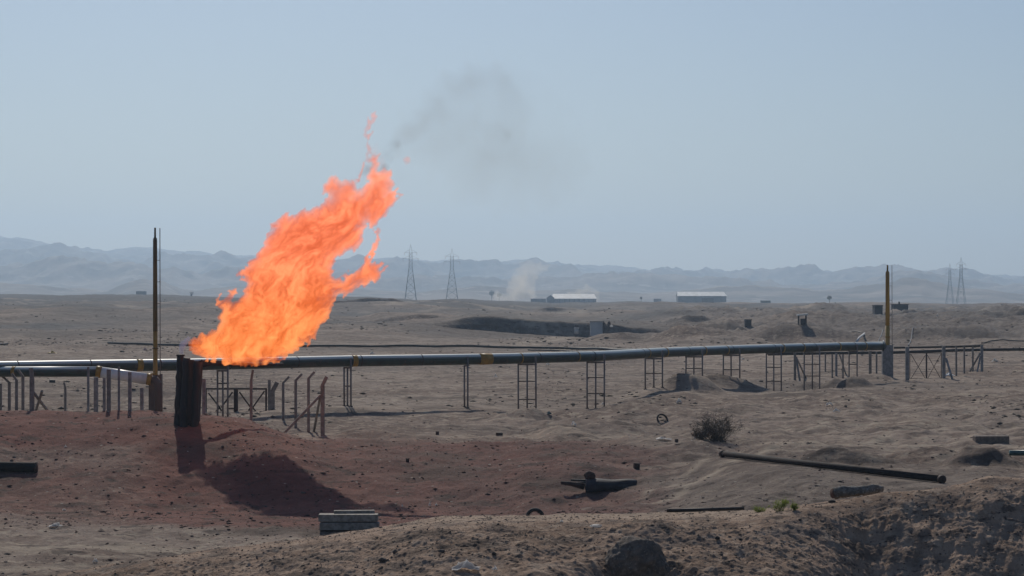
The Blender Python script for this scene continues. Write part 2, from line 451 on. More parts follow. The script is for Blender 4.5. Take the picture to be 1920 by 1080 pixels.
def bank_profile(px):
    return np.interp(px, [-300, 80, 200, 400, 560, 700, 830, 1000, 1200, 1400, 1500, 1560, 1600, 1650, 1700, 1800, 1860, 1920, 2100],
                     [1120, 1084, 1058, 1032, 1010, 990, 969, 966, 962, 958, 944, 940, 934, 925, 922, 909, 894, 898, 915])
YC = 46.0
def bank(X, Y):
    X = np.asarray(X, float); Y = np.asarray(Y, float)
    px = 960 + X / YC * F
    zc = H - (bank_profile(px) - ROW0) * YC / F
    d = YC - Y + 0.35 * noise2(X / 2.2, Y * 0, 101)
    right = smooth(1380, 1640, px)
    wtop = np.interp(px, [300, 700, 1000, 1400, 1600, 1900], [0.4, 0.9, 1.6, 1.5, 0.3, 0.25])
    slope = 0.15 + 0.15 * smooth(1200, 1500, px) + 0.34 * right
    lump = -0.75 * np.exp(-(((X - 2.35) / 0.95) ** 2 + ((Y - 40.6) / 0.95) ** 2)); lump = lump + 0.10 * np.exp(-(((X - 2.4) / 0.75) ** 2 + ((Y - 43.5) / 0.6) ** 2) ** 1.5)
    s = np.maximum(0, d - wtop); s = s * s / (s + 0.35)
    back = np.maximum(0, -d)
    z = zc - s * slope - back * 0.55 - np.maximum(0, -d - 1) * 0.2
    z = z + lump
    act = smooth(-1.2, 0.1, d)
    face = smooth(0.1, 1.0, d - wtop)
    # lumps, gullies running down, clods
    z = z + act * fbm(X / 1.1, Y / 1.1, 111, 3) * 0.065 * (0.35 + face)
    g = ridged((X + (Y - YC) * (0.75 - 1.1 * right)) / 0.42, (Y - YC) / 1.9, 121, 4)
    z = z + act * g * (0.014 + 0.004 * right) * (0.3 + face)
    z = z + act * fbm(X / 0.22, Y / 0.22, 131, 5, 0.60) * 0.013 * (0.5 + face)
    cl = np.clip(noise2(X / 0.10, Y / 0.10, 141) - 0.28, 0, 1)
    z = z + act * cl * 0.05 * (0.25 + 0.75 * face)
    return z

def surf_z(X, Y):
    return np.maximum(terrain(X, Y), np.where((Y > 34) & (Y < 58), bank(X, Y), -99))

_Ycache = np.concatenate([np.arange(36, 200, 0.05), np.arange(200, 1400, 0.5)])
def at(px, row, Ymin=0, dz=0.0):
    """where the sight line of a pixel meets the ground, beyond Ymin"""
    Y = _Ycache[_Ycache > Ymin]
    X = (px - 960) * Y / F
    los = H - (row - ROW0) * Y / F
    hit = np.nonzero(los <= terrain(X, Y) + dz)[0] if Ymin > 0 else np.nonzero(los <= surf_z(X, Y) + dz)[0]
    k = hit[0] if len(hit) else len(Y) - 1
    return Vector((float(X[k]), float(Y[k]), float(H - (row - ROW0) * Y[k] / F)))
def gz(x, y): return float(surf_z(np.array([x]), np.array([y]))[0])

# rows of the ground sheet
ys = [-60, -30, 0, 20, 32, 42, 50, 55]
y = 55.0
while y < 14000:
    step = min(y * y / (F * 7.5) * 0.62, y * 0.011)
    if 380 < y < 396: step = 0.35
    if any(abs(y - q_[2]) < 5.5 for q_ in LEDGES): step = 0.8
    y += step
    ys.append(y)
ys = np.array(ys)
us = np.concatenate([[-3, -1.5, -0.7, -0.42], np.linspace(-0.3, 0.3, 1080), [0.42, 0.7, 1.5, 3]])
UU, YY = np.meshgrid(us, ys)
XX = UU * np.maximum(YY, 60)
ZZ = terrain(XX, YY)
pxx = 960 + XX / np.maximum(YY, 40) * F
col = np.zeros(XX.shape + (4,)); col[..., 3] = 1
mn = fbm(XX / 5, YY / 9, 201, 3)
red = (1 - smooth(1050, 1420, pxx + 60 * mn)) * (1 - smooth(101, 107, YY + 2 * mn)) * smooth(74, 79, YY + mn + 0.0)
redm = smooth(200, 420, pxx + 40 * mn) * 0.72 + 0.42
red = red * np.clip(redm, 0, 1)
red = np.maximum(red, 0.75 * (1 - smooth(430, 560, pxx)) * smooth(97, 100, YY) * (1 - smooth(106, 110, YY)))
far = smooth(250, 420, YY + 12 * mn)
grey = far * np.clip(0.52 + 0.8 * fbm(XX / 45, YY / 110, 211, 4), 0.08, 1)
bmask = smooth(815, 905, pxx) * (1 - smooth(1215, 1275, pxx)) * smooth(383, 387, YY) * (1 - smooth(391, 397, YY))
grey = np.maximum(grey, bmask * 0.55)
oil = np.exp(-(((pxx - 1200) / 60) ** 2 + ((YY - 350) / 25) ** 2)) * 0.9
grey = np.maximum(grey, oil)
spoilm = smooth(1180, 1300, pxx) * smooth(285, 330, YY) * (1 - smooth(620, 900, YY))
grey = np.maximum(grey, spoilm * (0.28 + 0.5 * fbm(XX / 12, YY / 22, 221, 3)))
crest = smooth(640, 860, YY + 60 * mn) * (1 - smooth(1000, 1300, pxx))
grey = np.maximum(grey, crest * 1.0)
tr = np.exp(-((YY - (70 + 0.25 * XX * 0 + 1.6 * noise2(XX / 9, YY * 0, 231))) / 1.0) ** 2) + np.exp(-((YY - (66 + 1.2 * noise2(XX / 7, YY * 0, 233))) / 0.8) ** 2)
pale = tr * 0.6 * (1 - smooth(300, 800, pxx))
pale = np.maximum(pale, 0.55 * np.exp(-((YY - (109.5 + 1.5 * noise2(XX / 6, YY * 0, 241))) / 1.3) ** 2) * smooth(480, 560, pxx) * (1 - smooth(1300, 1500, pxx)))
pale = np.maximum(pale, 0.5 * smooth(0.15, 0.5, fbm(XX / 4, YY / 3, 251, 3)) * smooth(1050, 1300, pxx) * smooth(86, 90, YY) * (1 - smooth(104, 112, YY)))
pale = np.maximum(pale, 0.45 * smooth(0.2, 0.5, fbm(XX / 14, YY / 30, 261, 3)) * smooth(500, 700, YY) * (1 - smooth(900, 1000, YY)))
def track(x0, y0, x1, y1, wd, seedt):
    t_ = np.clip(((XX - x0) * (x1 - x0) + (YY - y0) * (y1 - y0)) / ((x1 - x0) ** 2 + (y1 - y0) ** 2), 0, 1)
    dd_ = ((XX - x0) * (y1 - y0) - (YY - y0) * (x1 - x0)) / math.hypot(x1 - x0, y1 - y0) + 1.5 * noise2(t_ * 4, t_ * 0, seedt)
    on = (t_ > 0.001) & (t_ < 0.999)
    return on * (np.exp(-((dd_ - .85) / wd) ** 2) + np.exp(-((dd_ + .85) / wd) ** 2)) * np.clip(0.75 + fbm(XX / 2, YY / 2, seedt, 2), 0, 1)
for q_ in ((-2, 108, 30, 122, .3, 601), (3, 84, 22, 118, .3, 602), (-9, 112, 24, 100, .28, 603), (-20, 72, 2, 66, .25, 604), (6, 150, 60, 145, .35, 605), (2, 300, 12, 380, .9, 606), (-60, 420, 10, 385, .8, 607)):
    pale = np.maximum(pale, 0.75 * track(*q_))
col[..., 0] = np.clip(red, 0, 1); col[..., 1] = np.clip(grey, 0, 1); col[..., 2] = np.clip(pale, 0, 1)
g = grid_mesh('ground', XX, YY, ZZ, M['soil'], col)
tag(g, kind='structure')

# foreground bank
yb = np.concatenate([np.arange(34, 38.8, 0.25), np.arange(38.8, 47.0, 0.017), np.arange(47.0, 56, 0.2)])
xb = np.arange(-13.5, 14.5, 0.021)
XB, YB = np.meshgrid(xb, yb)
ZB = bank(XB, YB)
edgeb = np.minimum(smooth(-13.5, -12.5, XB), 1 - smooth(13.6, 14.5, XB))
ZB = ZB * edgeb + (1 - edgeb) * -2.5
pb = 960 + XB / YB * F
cb = np.zeros(XB.shape + (4,)); cb[..., 3] = 1
dB = YC - YB
nb = fbm(XB / 0.8, YB / 0.5, 301, 4)
cb[..., 2] = np.clip(0.55 * smooth(-0.6, 0.2, dB) * (1 - smooth(0.9, 1.7, dB + 0.5 * nb)) * smooth(700, 900, pb) * (1 - smooth(1400, 1520, pb)), 0, 1)
cb[..., 1] = np.clip(0.40 * smooth(0.1, 0.6, nb), 0, 1)
b = grid_mesh('foreground_bank', XB, YB, ZB, M['soil_near'], cb)
tag(b, kind='structure')

# ------------------------------------------------------------------ far hills
SKY = [(-900, 470), (-500, 452), (-200, 448), (0, 445), (40, 448), (70, 453), (100, 460), (125, 461), (150, 466), (200, 470), (230, 468), (270, 468), (330, 472), (380, 474), (420, 480), (470, 482), (560, 489), (640, 492), (700, 490), (735, 487), (760, 485), (790, 490), (830, 490), (870, 495), (900, 500), (922, 503), (940, 497), (968, 490), (985, 491), (1015, 494), (1050, 502), (1080, 502), (1120, 503), (1150, 502), (1200, 508), (1250, 511), (1268, 508), (1290, 514), (1340, 515), (1420, 517), (1500, 517), (1525, 514), (1550, 518), (1632, 523), (1650, 517), (1680, 515), (1740, 517), (1780, 516), (1820, 519), (1920, 522), (2300, 530), (2800, 520)]
SKY2 = [(-900, 500), (0, 486), (60, 480), (150, 492), (260, 505), (400, 500), (560, 512), (720, 505), (840, 516), (1000, 512), (1120, 520), (1250, 526), (1400, 520), (1560, 530), (1700, 524), (1920, 534), (2800, 530)]
SKY3 = [(-900, 530), (0, 518), (120, 510), (280, 512), (460, 525), (700, 520), (900, 530), (1100, 534), (1350, 532), (1500, 536), (1700, 528), (1920, 541), (2800, 540)]
SKY4 = [(-900, 560), (0, 540), (110, 545), (200, 547), (240, 533), (270, 529), (300, 535), (340, 549), (500, 546), (800, 550), (1200, 552), (1650, 545), (1730, 534), (1790, 545), (1920, 552), (2800, 552)]
yh = np.concatenate([np.linspace(2300, 8300, 430), np.linspace(8400, 10500, 20)])
uh = np.linspace(-0.42, 0.42, 900)
UH, YH = np.meshgrid(uh, yh)
XH = UH * YH; PH = 960 + UH * F
def lay(tab, Yk, front, back, seed, amp):
    row = 0.5 * ridged(PH / 11.0, PH * 0 + seed, seed + 2, 3) * -0.6 + np.interp(PH + 14 * noise2(XH / 300, YH / 300, seed + 7), [q[0] for q in tab], [q[1] for q in tab]) + 0.6 * amp * fbm(PH / 26.0, PH * 0 + seed, seed, 3)
    zt = H + (ROW0 - row) * Yk / F + 8
    d = YH - Yk
    pr = np.where(d < 0, np.clip(1 + d / front, 0, 1) ** 1.5, np.clip(1 - d / back, 0, 1))
    return zt * pr
ZH = np.maximum.reduce([lay(SKY, 8000, 2600, 2400, 401, 2.0), lay(SKY2, 6400, 1500, 1500, 402, 3), lay(SKY3, 5000, 1200, 1200, 403, 3), lay(SKY4, 3500, 700, 800, 404, 1.2)]) - 8
rel = smooth(0, 60, ZH)
spur = ridged(XH / 420, YH / 800, 411, 5)
near_crest = np.exp(-((YH - 8000) / 350) ** 2)
ZH = ZH + rel * (spur - 0.6) * 38 * (1 - 0.85 * near_crest) + smooth(-5, 15, ZH) * ridged(XH / 140, YH / 260, 421, 3) * 4.0
M['hill'] = surf('hill_rock', (0.24, 0.19, 0.15), (0.09, 0.075, 0.065), 0.006, 0.95, 0, 0, c3=(0.32, 0.27, 0.22))
h = grid_mesh('hills', XH, YH, ZH, M['hill'])
tag(h, kind='structure')

# ------------------------------------------------------------------ pipelines
def path_point(pts, x):
    for a, b in zip(pts[:-1], pts[1:]):
        if min(a.x, b.x) <= x <= max(a.x, b.x):
            t = (x - a.x) / (b.x - a.x)
            return a.lerp(b, t), (b - a).normalized()
    return pts[-1], (pts[-1] - pts[-2]).normalized()

R0 = 0.315
dense = []
for a, b2 in zip(PIPE[:-1], PIPE[1:]):
    for k in range(4): dense.append(a.lerp(b2, k / 4))
dense.append(PIPE[-1])
main = empty('main_pipeline', PIPE[5], 'long dark grey raised pipeline with yellow bands crossing the whole plain on steel legs', 'pipeline')
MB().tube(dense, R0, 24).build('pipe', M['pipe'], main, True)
def band(parent, pts, x, w, r, mat, label=None):
    p, t = path_point(pts, x)
    o = MB().tube([p - t * w / 2, p + t * w / 2], r, 24).build('band', mat, parent, True)
    if label: tag(o, label)
    return o
for px, w in ((261, 0.32), (664, 0.30), (909, 0.84), (974, 0.10), (1081, 0.09), (1212, 0.11), (1246, 0.15), (1318, 0.13), (1360, 0.11), (1465, 0.14), (1503, 0.12), (1571, 0.12), (1620, 0.10)):
    band(main, PIPE, px_to_pipe_x(px), w, R0 + 0.008, M['yellow'], 'widest yellow band' if px == 909 else None)
for k in range(1, 20):
    band(main, PIPE, PIPE[0].x + k * 3.35, 0.05, R0 + 0.006, M['rust']).name = 'weld_seam'
# end flange at the far stack
pe = PIPE[-1]
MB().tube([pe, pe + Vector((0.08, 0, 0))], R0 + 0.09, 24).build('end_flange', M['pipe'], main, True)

LP = [P(-260, 698, 118), P(-60, 697.2, 117), P(60, 696.8, 116), P(183, 696.8, 115.5)]
left = empty('branch_pipeline', LP[0], 'nearer dark pipeline at the left edge ending in a white wrapped run and yellow flanges', 'pipeline')
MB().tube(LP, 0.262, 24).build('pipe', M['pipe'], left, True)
band(left, LP, P(27, 697, 116.2).x, 0.2, 0.27, M['yellow'])
WA = P(186, 697.5, 115.5); WB = P(279, 711, 115.8)
MB().tube([LP[-1] - Vector((0.05, 0, 0)), LP[-1].lerp(WA, 0.5), WA + (WB - WA).normalized() * 0.10], 0.30, 24).build('flange', M['yellow'], left, True)
MB().tube([WA, WB], 0.28, 24).build('wrapped_run', M['pipe_white'], left, True)
MB().tube([WB - (WB - WA).normalized() * 0.1, WB + (WB - WA).normalized() * 0.12], 0.30, 24).build('flange', M['yellow'], left, True)
MB().tube([WB + (WB - WA).normalized() * 0.1, WB + Vector((0.35, -0.1, -0.02)), WB + Vector((0.5, -0.1, -0.25)), WB + Vector((0.52, -0.1, -1.9))], 0.2, 16).build('elbow', M['shield'], left, True)

# ------------------------------------------------------------------ pipe supports
SUP = [  # leg px, crossbar rows, label
    ((408, 418, 427), (693.5, 719), 'three legged steel support under the pipeline, seen through the gate beneath the flame'),
    ((645.5, 651.5, 658), (724,), 'narrow steel support under the pipeline just right of the flame'),
    ((871, 877), (), 'narrow two legged steel support just left of the widest yellow band'),
    ((972, 988.5, 1005), (682, 715, 749), 'tall steel support with three crossbars just right of the widest yellow band'),
    ((1101, 1117, 1133), (708, 738), 'tall steel support with two crossbars where the pipe shadow begins'),
    ((1210, 1226, 1242), (700,), 'steel support with one crossbar standing left of the dark spoil heap'),
    ((1286, 1301, 1317), (691,), 'shortest steel support with one crossbar standing behind the dark spoil heap'),
    ((1356, 1371, 1387), (693,), 'steel support with one crossbar at the right end of the dark spoil heap'),
    ((1437, 1451, 1465), (689, 715), 'steel support with two crossbars standing alone left of the far enclosure'),
    ((1508, 1523, 1537), (683, 705), 'steel support with its left leg beside the leftmost post of the far enclosure'),
    ((1592, 1607), (683,), 'last steel support before the far flare pole'),
    ((-70, -55, -40), (715,), 'steel support')]
def support(legs, bars, label):
    mid = sum(legs) / len(legs)
    x0 = px_to_pipe_x(mid)
    p, t = path_point(PIPE, x0)
    y0 = p.y
    root = empty('pipe_support', (x0, y0, gz(x0, y0)), label, 'pipe support', 'steel supports under the raised pipeline')
    n = len(legs)
    for i, lx in enumerate(legs):
        yy = y0 + (0.16 - 0.52 * (i == n - 1))
        x = (lx - 960) * yy / F
        zb = gz(x, yy) - 0.25
        top = PIPE_Z - R0 - 0.04 if i < n - 1 else PIPE_Z + R0 * 0.55
        MB().tube([(x, yy, zb), (x + rnd.uniform(-.015, .015), yy, top)], 0.05, 8).build('leg', M['steel'], root, True)
        MB().box((x, yy, zb + 0.27), (0.2, 0.2, 0.05)).build('foot', M['rust'], root)
    ya = y0 + 0.12
    xa = (legs[0] - 960) * ya / F; xb_ = (legs[-1] - 960) * ya / F
    MB().bar((xa - .05, ya - 0.03, PIPE_Z - R0 - 0.06), (xb_ + .05, ya - 0.03, PIPE_Z - R0 - 0.06), 0.10).build('saddle', M['steel'], root)
    for r in bars:
        z = H - (r - ROW0) * ya / F
        if z > PIPE_Z - R0 - 0.15: continue
        MB().bar((xa, ya + 0.06, z), (xb_, ya + 0.02, z), 0.06).build('crossbar', M['rust'], root)
for s_ in SUP[:-1]: support(*s_)

# ------------------------------------------------------------------ poles
def flare_pole(name_label, px, Y, rowtop, rowneck, rowbot, wpx, mat_low, mat_hi, box, label_box):
    rb = wpx * Y / F / 2
    base = P(px, rowbot, Y)
    zt = P(px, rowtop, Y).z; zn = P(px, rowneck, Y).z
    root = empty('flare_pole', base, name_label, 'pole')
    zsplit = base.z + (zn - base.z) * 0.45
    MB().tube([(base.x, Y, base.z), (base.x - 0.01, Y, zsplit)], [rb * 1.05, rb], 16).build('lower_shaft', mat_low, root, True)
    MB().tube([(base.x - 0.01, Y, zsplit), (base.x - 0.02, Y, zn), (base.x - 0.02, Y, zn + 0.12), (base.x - 0.02, Y, zn + 0.2), (base.x - 0.02, Y, zt), ], [rb, rb * 0.92, rb * 0.85, rb * 0.45, rb * 0.40], 16).build('upper_shaft', mat_hi, root, True)
    MB().tube([(base.x, Y, zsplit - 0.9), (base.x, Y, zsplit - 0.82)], rb * 1.35, 16).build('collar', mat_hi, root, True)
    xr = base.x + rb * 2.1
    rod = MB().tube([(xr, Y, base.z), (xr - 0.02, Y, zt - 0.02)], 0.022, 6).build('conduit', M['steel'], root, True)
    k = base.z + 0.8
    while k < zt - 1.0:
        MB().bar((base.x, Y, k), (xr, Y, k), 0.03).build('clip', M['steel'], root)
        k += 1.1
    x0, x1, r0, r1 = box
    bx0 = (x0 - 960) * Y / F; bx1 = (x1 - 960) * Y / F
    zt2 = P(x0, r0, Y).z; c = ((bx0 + bx1) / 2, Y, 0)
    zb = min(P(x0, r1, Y).z, gz((bx0 + bx1) / 2, Y)) - 0.3
    w = bx1 - bx0
    b1 = MB()
    b1.box((c[0], Y - 0.22, (zt2 + zb) / 2), (w, 0.04, zt2 - zb))
    b1.box((bx0 + 0.02, Y + 0.02, (zt2 + zb) / 2 - 0.01), (0.04, 0.44, zt2 - zb - 0.02))
    b1.box((bx1 - 0.02, Y + 0.02, (zt2 + zb) / 2 + 0.03), (0.04, 0.44, zt2 - zb + 0.06))
    b1.box((c[0], Y + 0.25, (zt2 + zb) / 2), (w, 0.02, zt2 - zb))
    b1.build('wind_shield', M['shield'] if px < 900 else M['post_grey'], root, bevel=0.01)
    MB().tube([(base.x - 0.25, Y - 0.1, zt2 + 0.02), (base.x - 0.05, Y - 0.1, zt2 + 0.09), (base.x, Y - 0.1, zt2 - 0.1)], 0.05, 8).build('pilot_pipe', M['yellow'], root, True)
    return root
flare_pole('tall dark yellow pole with thin tip and side conduit standing left of the flame', 291.5, 117, 427, 452, 760, 8.6, M['ochre'], M['olive'], (280, 303.5, 703, 785), '')
flare_pole('slim ochre yellow pole standing at the far right end of the raised pipeline', 1664.5, 176, 497, 513, 690, 8.0, M['ochre'], M['ochre'], (1654, 1674, 647, 704), '')

# ------------------------------------------------------------------ burnt flare stack
YS = 102.0
st = empty('flare_stack', P(350, 800, YS), 'burnt black cluster of upright pipes and plates at the root of the flame', 'flare stack')
def spipe(name, pxt, rt, pxb, rb, w, y, mat, n=14, taper=1.15):
    a = P(pxb, rb, y); a.z -= 0.4; t = P(pxt, rt, y)
    r = w * y / F / 2
    ks = 14
    pts_ = [a.lerp(t, k / ks) + Vector((rnd.uniform(-.018, .018), rnd.uniform(-.018, .018), 0)) for k in range(ks + 1)]
    rr_ = [(r * taper + (r - r * taper) * k / ks) * rnd.uniform(0.9, 1.07) for k in range(ks + 1)]
    m_ = MB().tube(pts_, rr_, n)
    from mathutils import noise as mz
    m_.v = [tuple(Vector(v) + Vector((mz.noise(Vector(v) * 4), mz.noise(Vector(v) * 4 + Vector((7, 0, 0))), 0.8 * mz.noise(Vector(v) * 3))) * 0.045) for v in m_.v]
    m_.build(name, mat, st, True)
spipe('stack_pipe', 338.5, 666, 334, 797, 14, 102.2, M['soot'])
MB().tube([P(338.5, 667.5, 102.2), P(338.5, 664.5, 102.2)], 0.19, 14).build('rim', M['pipe_black'], st, True)
spipe('stack_pipe', 350, 671, 344, 799, 14, 101.8, M['soot'])
spipe('stack_pipe', 360, 676, 353, 795, 14, 102.3, M['soot'])
spipe('stack_pipe', 370, 679, 363, 792, 15, 102.0, M['soot'])
q = [P(355, 674, 101.6), P(379.5, 680, 102.5), P(374, 790, 102.5), P(352, 794, 101.6)]
pl = MB(); pl.add(q + [v + Vector((0.02, 0.05, 0)) for v in q], [(0, 1, 2, 3), (7, 6, 5, 4), (0, 4, 5, 1), (1, 5, 6, 2), (2, 6, 7, 3), (3, 7, 4, 0)])
pl.build('side_plate', M['soot'], st)
ch = MB()
for k in range(9):
    c = P(352 + k * 3.3, 677 + rnd.uniform(0, 3), 102.2)
    ch.box(c, (0.1, 0.14, 0.12), Matrix.Rotation(rnd.uniform(-.6, .6), 3, 'Y'))
ch.build('charred_edge', M['rust'], st)
# bent sooty duct running along under the flame
dp = [P(378, 682, 103.6), P(395, 680, 104), P(420, 681, 104.6), P(470, 684.5, 105.5), P(505, 684, 106), P(530, 683, 106.6)]
duct = MB().tube(dp, [0.17, 0.14, 0.13, 0.11, 0.09, 0.07], 12).build('sooty_duct', M['soot'], st, True)

# ------------------------------------------------------------------ fences
def post(name_label, px, rtop, rbase, Y, w, bend=0, mat='post', braces=(), bh=0.33, group='concrete fence posts around the flare stack'):
    base = P(px, rbase, Y); zg = gz(base.x, Y); zb = min(base.z, zg) - 0.2
    zt = P(px, rtop, Y).z
    ww = w * Y / F
    m = MB()
    if bend:
        zk = zt - bh
        x1 = base.x + bend * Y / F
        m.bar((base.x, Y, zb), (base.x, Y, zk), ww)
        m.bar((base.x - bend * 0.002, Y, zk - 0.03), (x1, Y, zt), ww * 0.85)
    else:
        m.bar((base.x, Y, zb), (base.x, Y, zt), ww)
    if braces:
        root = empty('fence_post', (base.x, Y, zg), name_label, 'fence post', group)
        m.build('shaft', M[mat], root, bevel=0.008)
        for (px1, r1, dy1, px2, r2, w2) in braces:
            a = P(px1, r1, Y); c = P(px2, r2, Y + dy1)
            zc_ = gz(c.x, c.y)
            c.z = zc_ - 0.05
            MB().bar(a, c, w2 * Y / F).build('brace', M[mat], root, bevel=0.006)
        return root
    o = m.build('fence_post', M[mat], None, bevel=0.008)
    me = o.data
    off = Vector((base.x, Y, zg))
    me.transform(Matrix.Translation(-off)); o.location = off
    return tag(o, name_label, 'fence post', group)

post('thick braced corner post of the near enclosure, right of the flame, with long diagonal strut', 605, 706, 805, 108.5, 7.5, 8, braces=((601, 741, -0.4, 530, 797, 4.5), (600, 745, 3.5, 588, 796, 4)), bh=0.4)
post('bent top fence post nearest to the right braced corner post', 578.5, 697, 799, 112, 5, 11.5)
post('bent top fence post, second to the left of the right braced corner post', 554.5, 701, 794, 116, 5, 12)
post('bent top fence post, third to the left of the right braced corner post', 531, 706, 791, 121, 4.5, 11.5)
post('stout bent top post at the right side of the near gate', 510.5, 716.5, 791, 128, 9, 9.5, bh=0.55)
post('straight grey post beside the stout gate post', 505, 712, 790, 130, 5)
post('tall single post standing in front of the near gate, slightly bent top', 471, 693, 797, 107.5, 5, 3.5, bh=0.5)
post('left braced post of the near enclosure with crossed struts', 60, 690, 776, 108, 8, -2, braces=((63, 736, 2.5, 102, 771, 4), (79, 733, 1.5, 63, 771, 4)), bh=0.5)
post('bent top fence post nearest to the left braced post', 43, 693, 775, 111, 5, -9.5)
post('bent top fence post, second to the left of the left braced post', 31, 700, 775, 114, 5, -9)
post('bent top fence post, third to the left of the left braced post', 17.5, 705, 775, 117, 5, -13)
post('short fence post at the left edge of the picture', 1, 719, 775, 121, 5, 0)
post('short leaning post standing alone between the left braced post and the branch pipeline', 122.5, 717, 768, 126, 4, -2.5)
post('slim grey post in front of the end of the left dark pipeline', 165.5, 688, 770, 108.5, 4, 0, 'post_grey')
post('grey post below the left yellow flange', 180, 707, 769, 112, 7.5, 0, 'post_grey')
post('slim pale post just right of the left yellow flange', 195.5, 708, 773, 108, 5, 0, 'post_grey')
post('brown post with dark cap standing in front of the white wrapped pipe', 204, 692.5, 773, 107.3, 7, 0)
post('slim post standing in front of the middle of the white wrapped pipe', 223, 688, 772, 107, 4, 0, 'post_grey')
post('grey post with dark cap right of the middle of the white wrapped pipe', 243.5, 697.5, 772, 106.8, 6, 0, 'post_grey')
post('short grey post below the right yellow flange', 266, 727, 775, 109, 6, 0, 'post_grey')
post('pale grey post standing close behind the burnt flare stack', 382.5, 710, 783, 108, 6.5, 0, 'post_grey')

FG = 'posts of the far fence enclosure'
post('brown leftmost post of the far enclosure with two struts', 1490.5, 658, 709, 178, 4.5, 0, braces=((1493, 672, -1.0, 1500, 712, 3), (1493, 670, 4, 1512, 700, 2.5)), group=FG)
post('slim far fence post seen under the pipe, first right of the brown leftmost post', 1547.5, 663, 698, 192, 2.5, 0, group=FG)
post('slim far fence post seen under the pipe, second right of the brown leftmost post', 1560.5, 664, 706, 182, 3, 0, group=FG)
post('grey far fence post with strut seen under the pipe', 1568, 662, 692, 186, 4, 0, 'post_grey', braces=((1574, 664, 2, 1586, 684, 2.2),), group=FG)
post('slim far fence post left of the last steel support', 1580.5, 664, 707, 181, 3, 0, group=FG)
post('stout far fence post just left of the far flare pole', 1631.5, 658, 711, 177, 5, 0, group=FG)
post('slim far fence post between the stout post and the far flare pole', 1643.5, 659, 702, 190, 3, 0, group=FG)
post('thick left gate post of the far enclosure', 1701, 650, 713, 174, 6.5, 0, 'post_grey', group=FG)
post('thick right gate post of the far enclosure with leaning strut', 1769.5, 649, 712, 176, 6, 0, 'post_grey', braces=((1774, 672, -1, 1786, 714, 3),), group=FG)
post('first slim far fence post right of the far gate', 1793, 650, 705, 183, 3.2, 0, group=FG)
post('second slim far fence post right of the far gate', 1808, 650, 701, 188, 3, 0, group=FG)
post('third slim far fence post right of the far gate', 1824, 650, 700, 191, 3, 0, group=FG)
post('rightmost corner post of the far enclosure with two crossing struts', 1841, 647, 700, 190, 4.6, 0, 'post_grey', braces=((1838, 662, 2, 1818, 695, 2.5), (1838, 668, -1, 1832, 700, 2.5)), group=FG)

def gate(px0, px1, rt, rb, Y, mats, label, mids, w, xs):
    a = P(px0, rt, Y); c = P(px1, rb, Y)
    root = empty('gate', ((a.x + c.x) / 2, Y, c.z), label, 'gate')
    f = MB()
    x0, x1, zt, zb = a.x, c.x, a.z, c.z
    f.bar((x0, Y, zt), (x1, Y, zt), w); f.bar((x0 + w, Y, zb + .05), (x1 - w, Y, zb + .05), w * .7)
    f.bar((x0, Y + .001, zt + w / 2), (x0, Y + .001, zb - 0.1), w); f.bar((x1, Y + .001, zt + w / 2), (x1, Y + .001, zb - 0.1), w)
    f.build('frame', M[mats], root)
    for mpx in mids:
        xm = (mpx - 960) * Y / F
        MB().bar((xm, Y - 0.02, zt + w / 2), (xm, Y - 0.02, zb - 0.25), w * 2.2).build('middle_post', M[mats], root)
    for (ax, ar, bx, br) in xs:
        MB().bar(P(ax, ar, Y + 0.05), P(bx, br, Y + 0.05), w * .8).build('brace', M[mats], root)
    return root
gate(386, 499, 729, 790, 130, 'rust', 'rusty steel double gate with diagonal braces between the burnt stack and the bent posts', (442.5,), 0.10,
     [(391, 737, 412, 764), (412, 764, 388, 790), (412, 764, 424, 786), (436, 735, 415, 764), (449, 735, 470, 764), (496, 733, 474, 764), (470, 764, 452, 790), (474, 764, 494, 790), (428, 766, 442, 766)])
tag_mid = gate(1706, 1765, 662, 711, 177, 'rust', 'far gate with crossed diagonal braces behind the far flare pole', (1737,), 0.05,
     [(1708, 664, 1735, 710), (1735, 666, 1708, 710), (1739, 666, 1764, 710), (1764, 664, 1739, 710)])

# ------------------------------------------------------------------ ground pipelines in the distance
def ground_line(name, pts, r, mat, label, cat='pipe', lift=0.0, n=10, sub=14, Ymin=60):
    """a pipe lying on the ground through the given sight points"""
    w = [at(px, row, Ymin) for px, row in pts]
    out = []
    for a, c in zip(w[:-1], w[1:]):
        for k in range(sub): out.append(a.lerp(c, k / sub))
    out.append(w[-1])
    out = [Vector((p.x, p.y, gz(p.x, p.y) + r * 0.75 + lift)) for p in out]
    sm = [out[0]] + [(out[i - 1] + out[i] * 2 + out[i + 1]) / 4 for i in range(1, len(out) - 1)] + [out[-1]]
    o = MB().tube(sm, r, n).build(name, mat, None, True)
    off = out[0].copy()
    o.data.transform(Matrix.Translation(-off)); o.location = off
    return tag(o, label, cat)
def free_line(name, pts, Ys, r, mat, label, cat='pipe', n=10):
    p = [P(px, row, Y_) for (px, row), Y_ in zip(pts, Ys)]
    o = MB().tube(p, r, n).build(name, mat, None, True)
    off = p[0].copy()
    o.data.transform(Matrix.Translation(-off)); o.location = off
    return tag(o, label, cat)
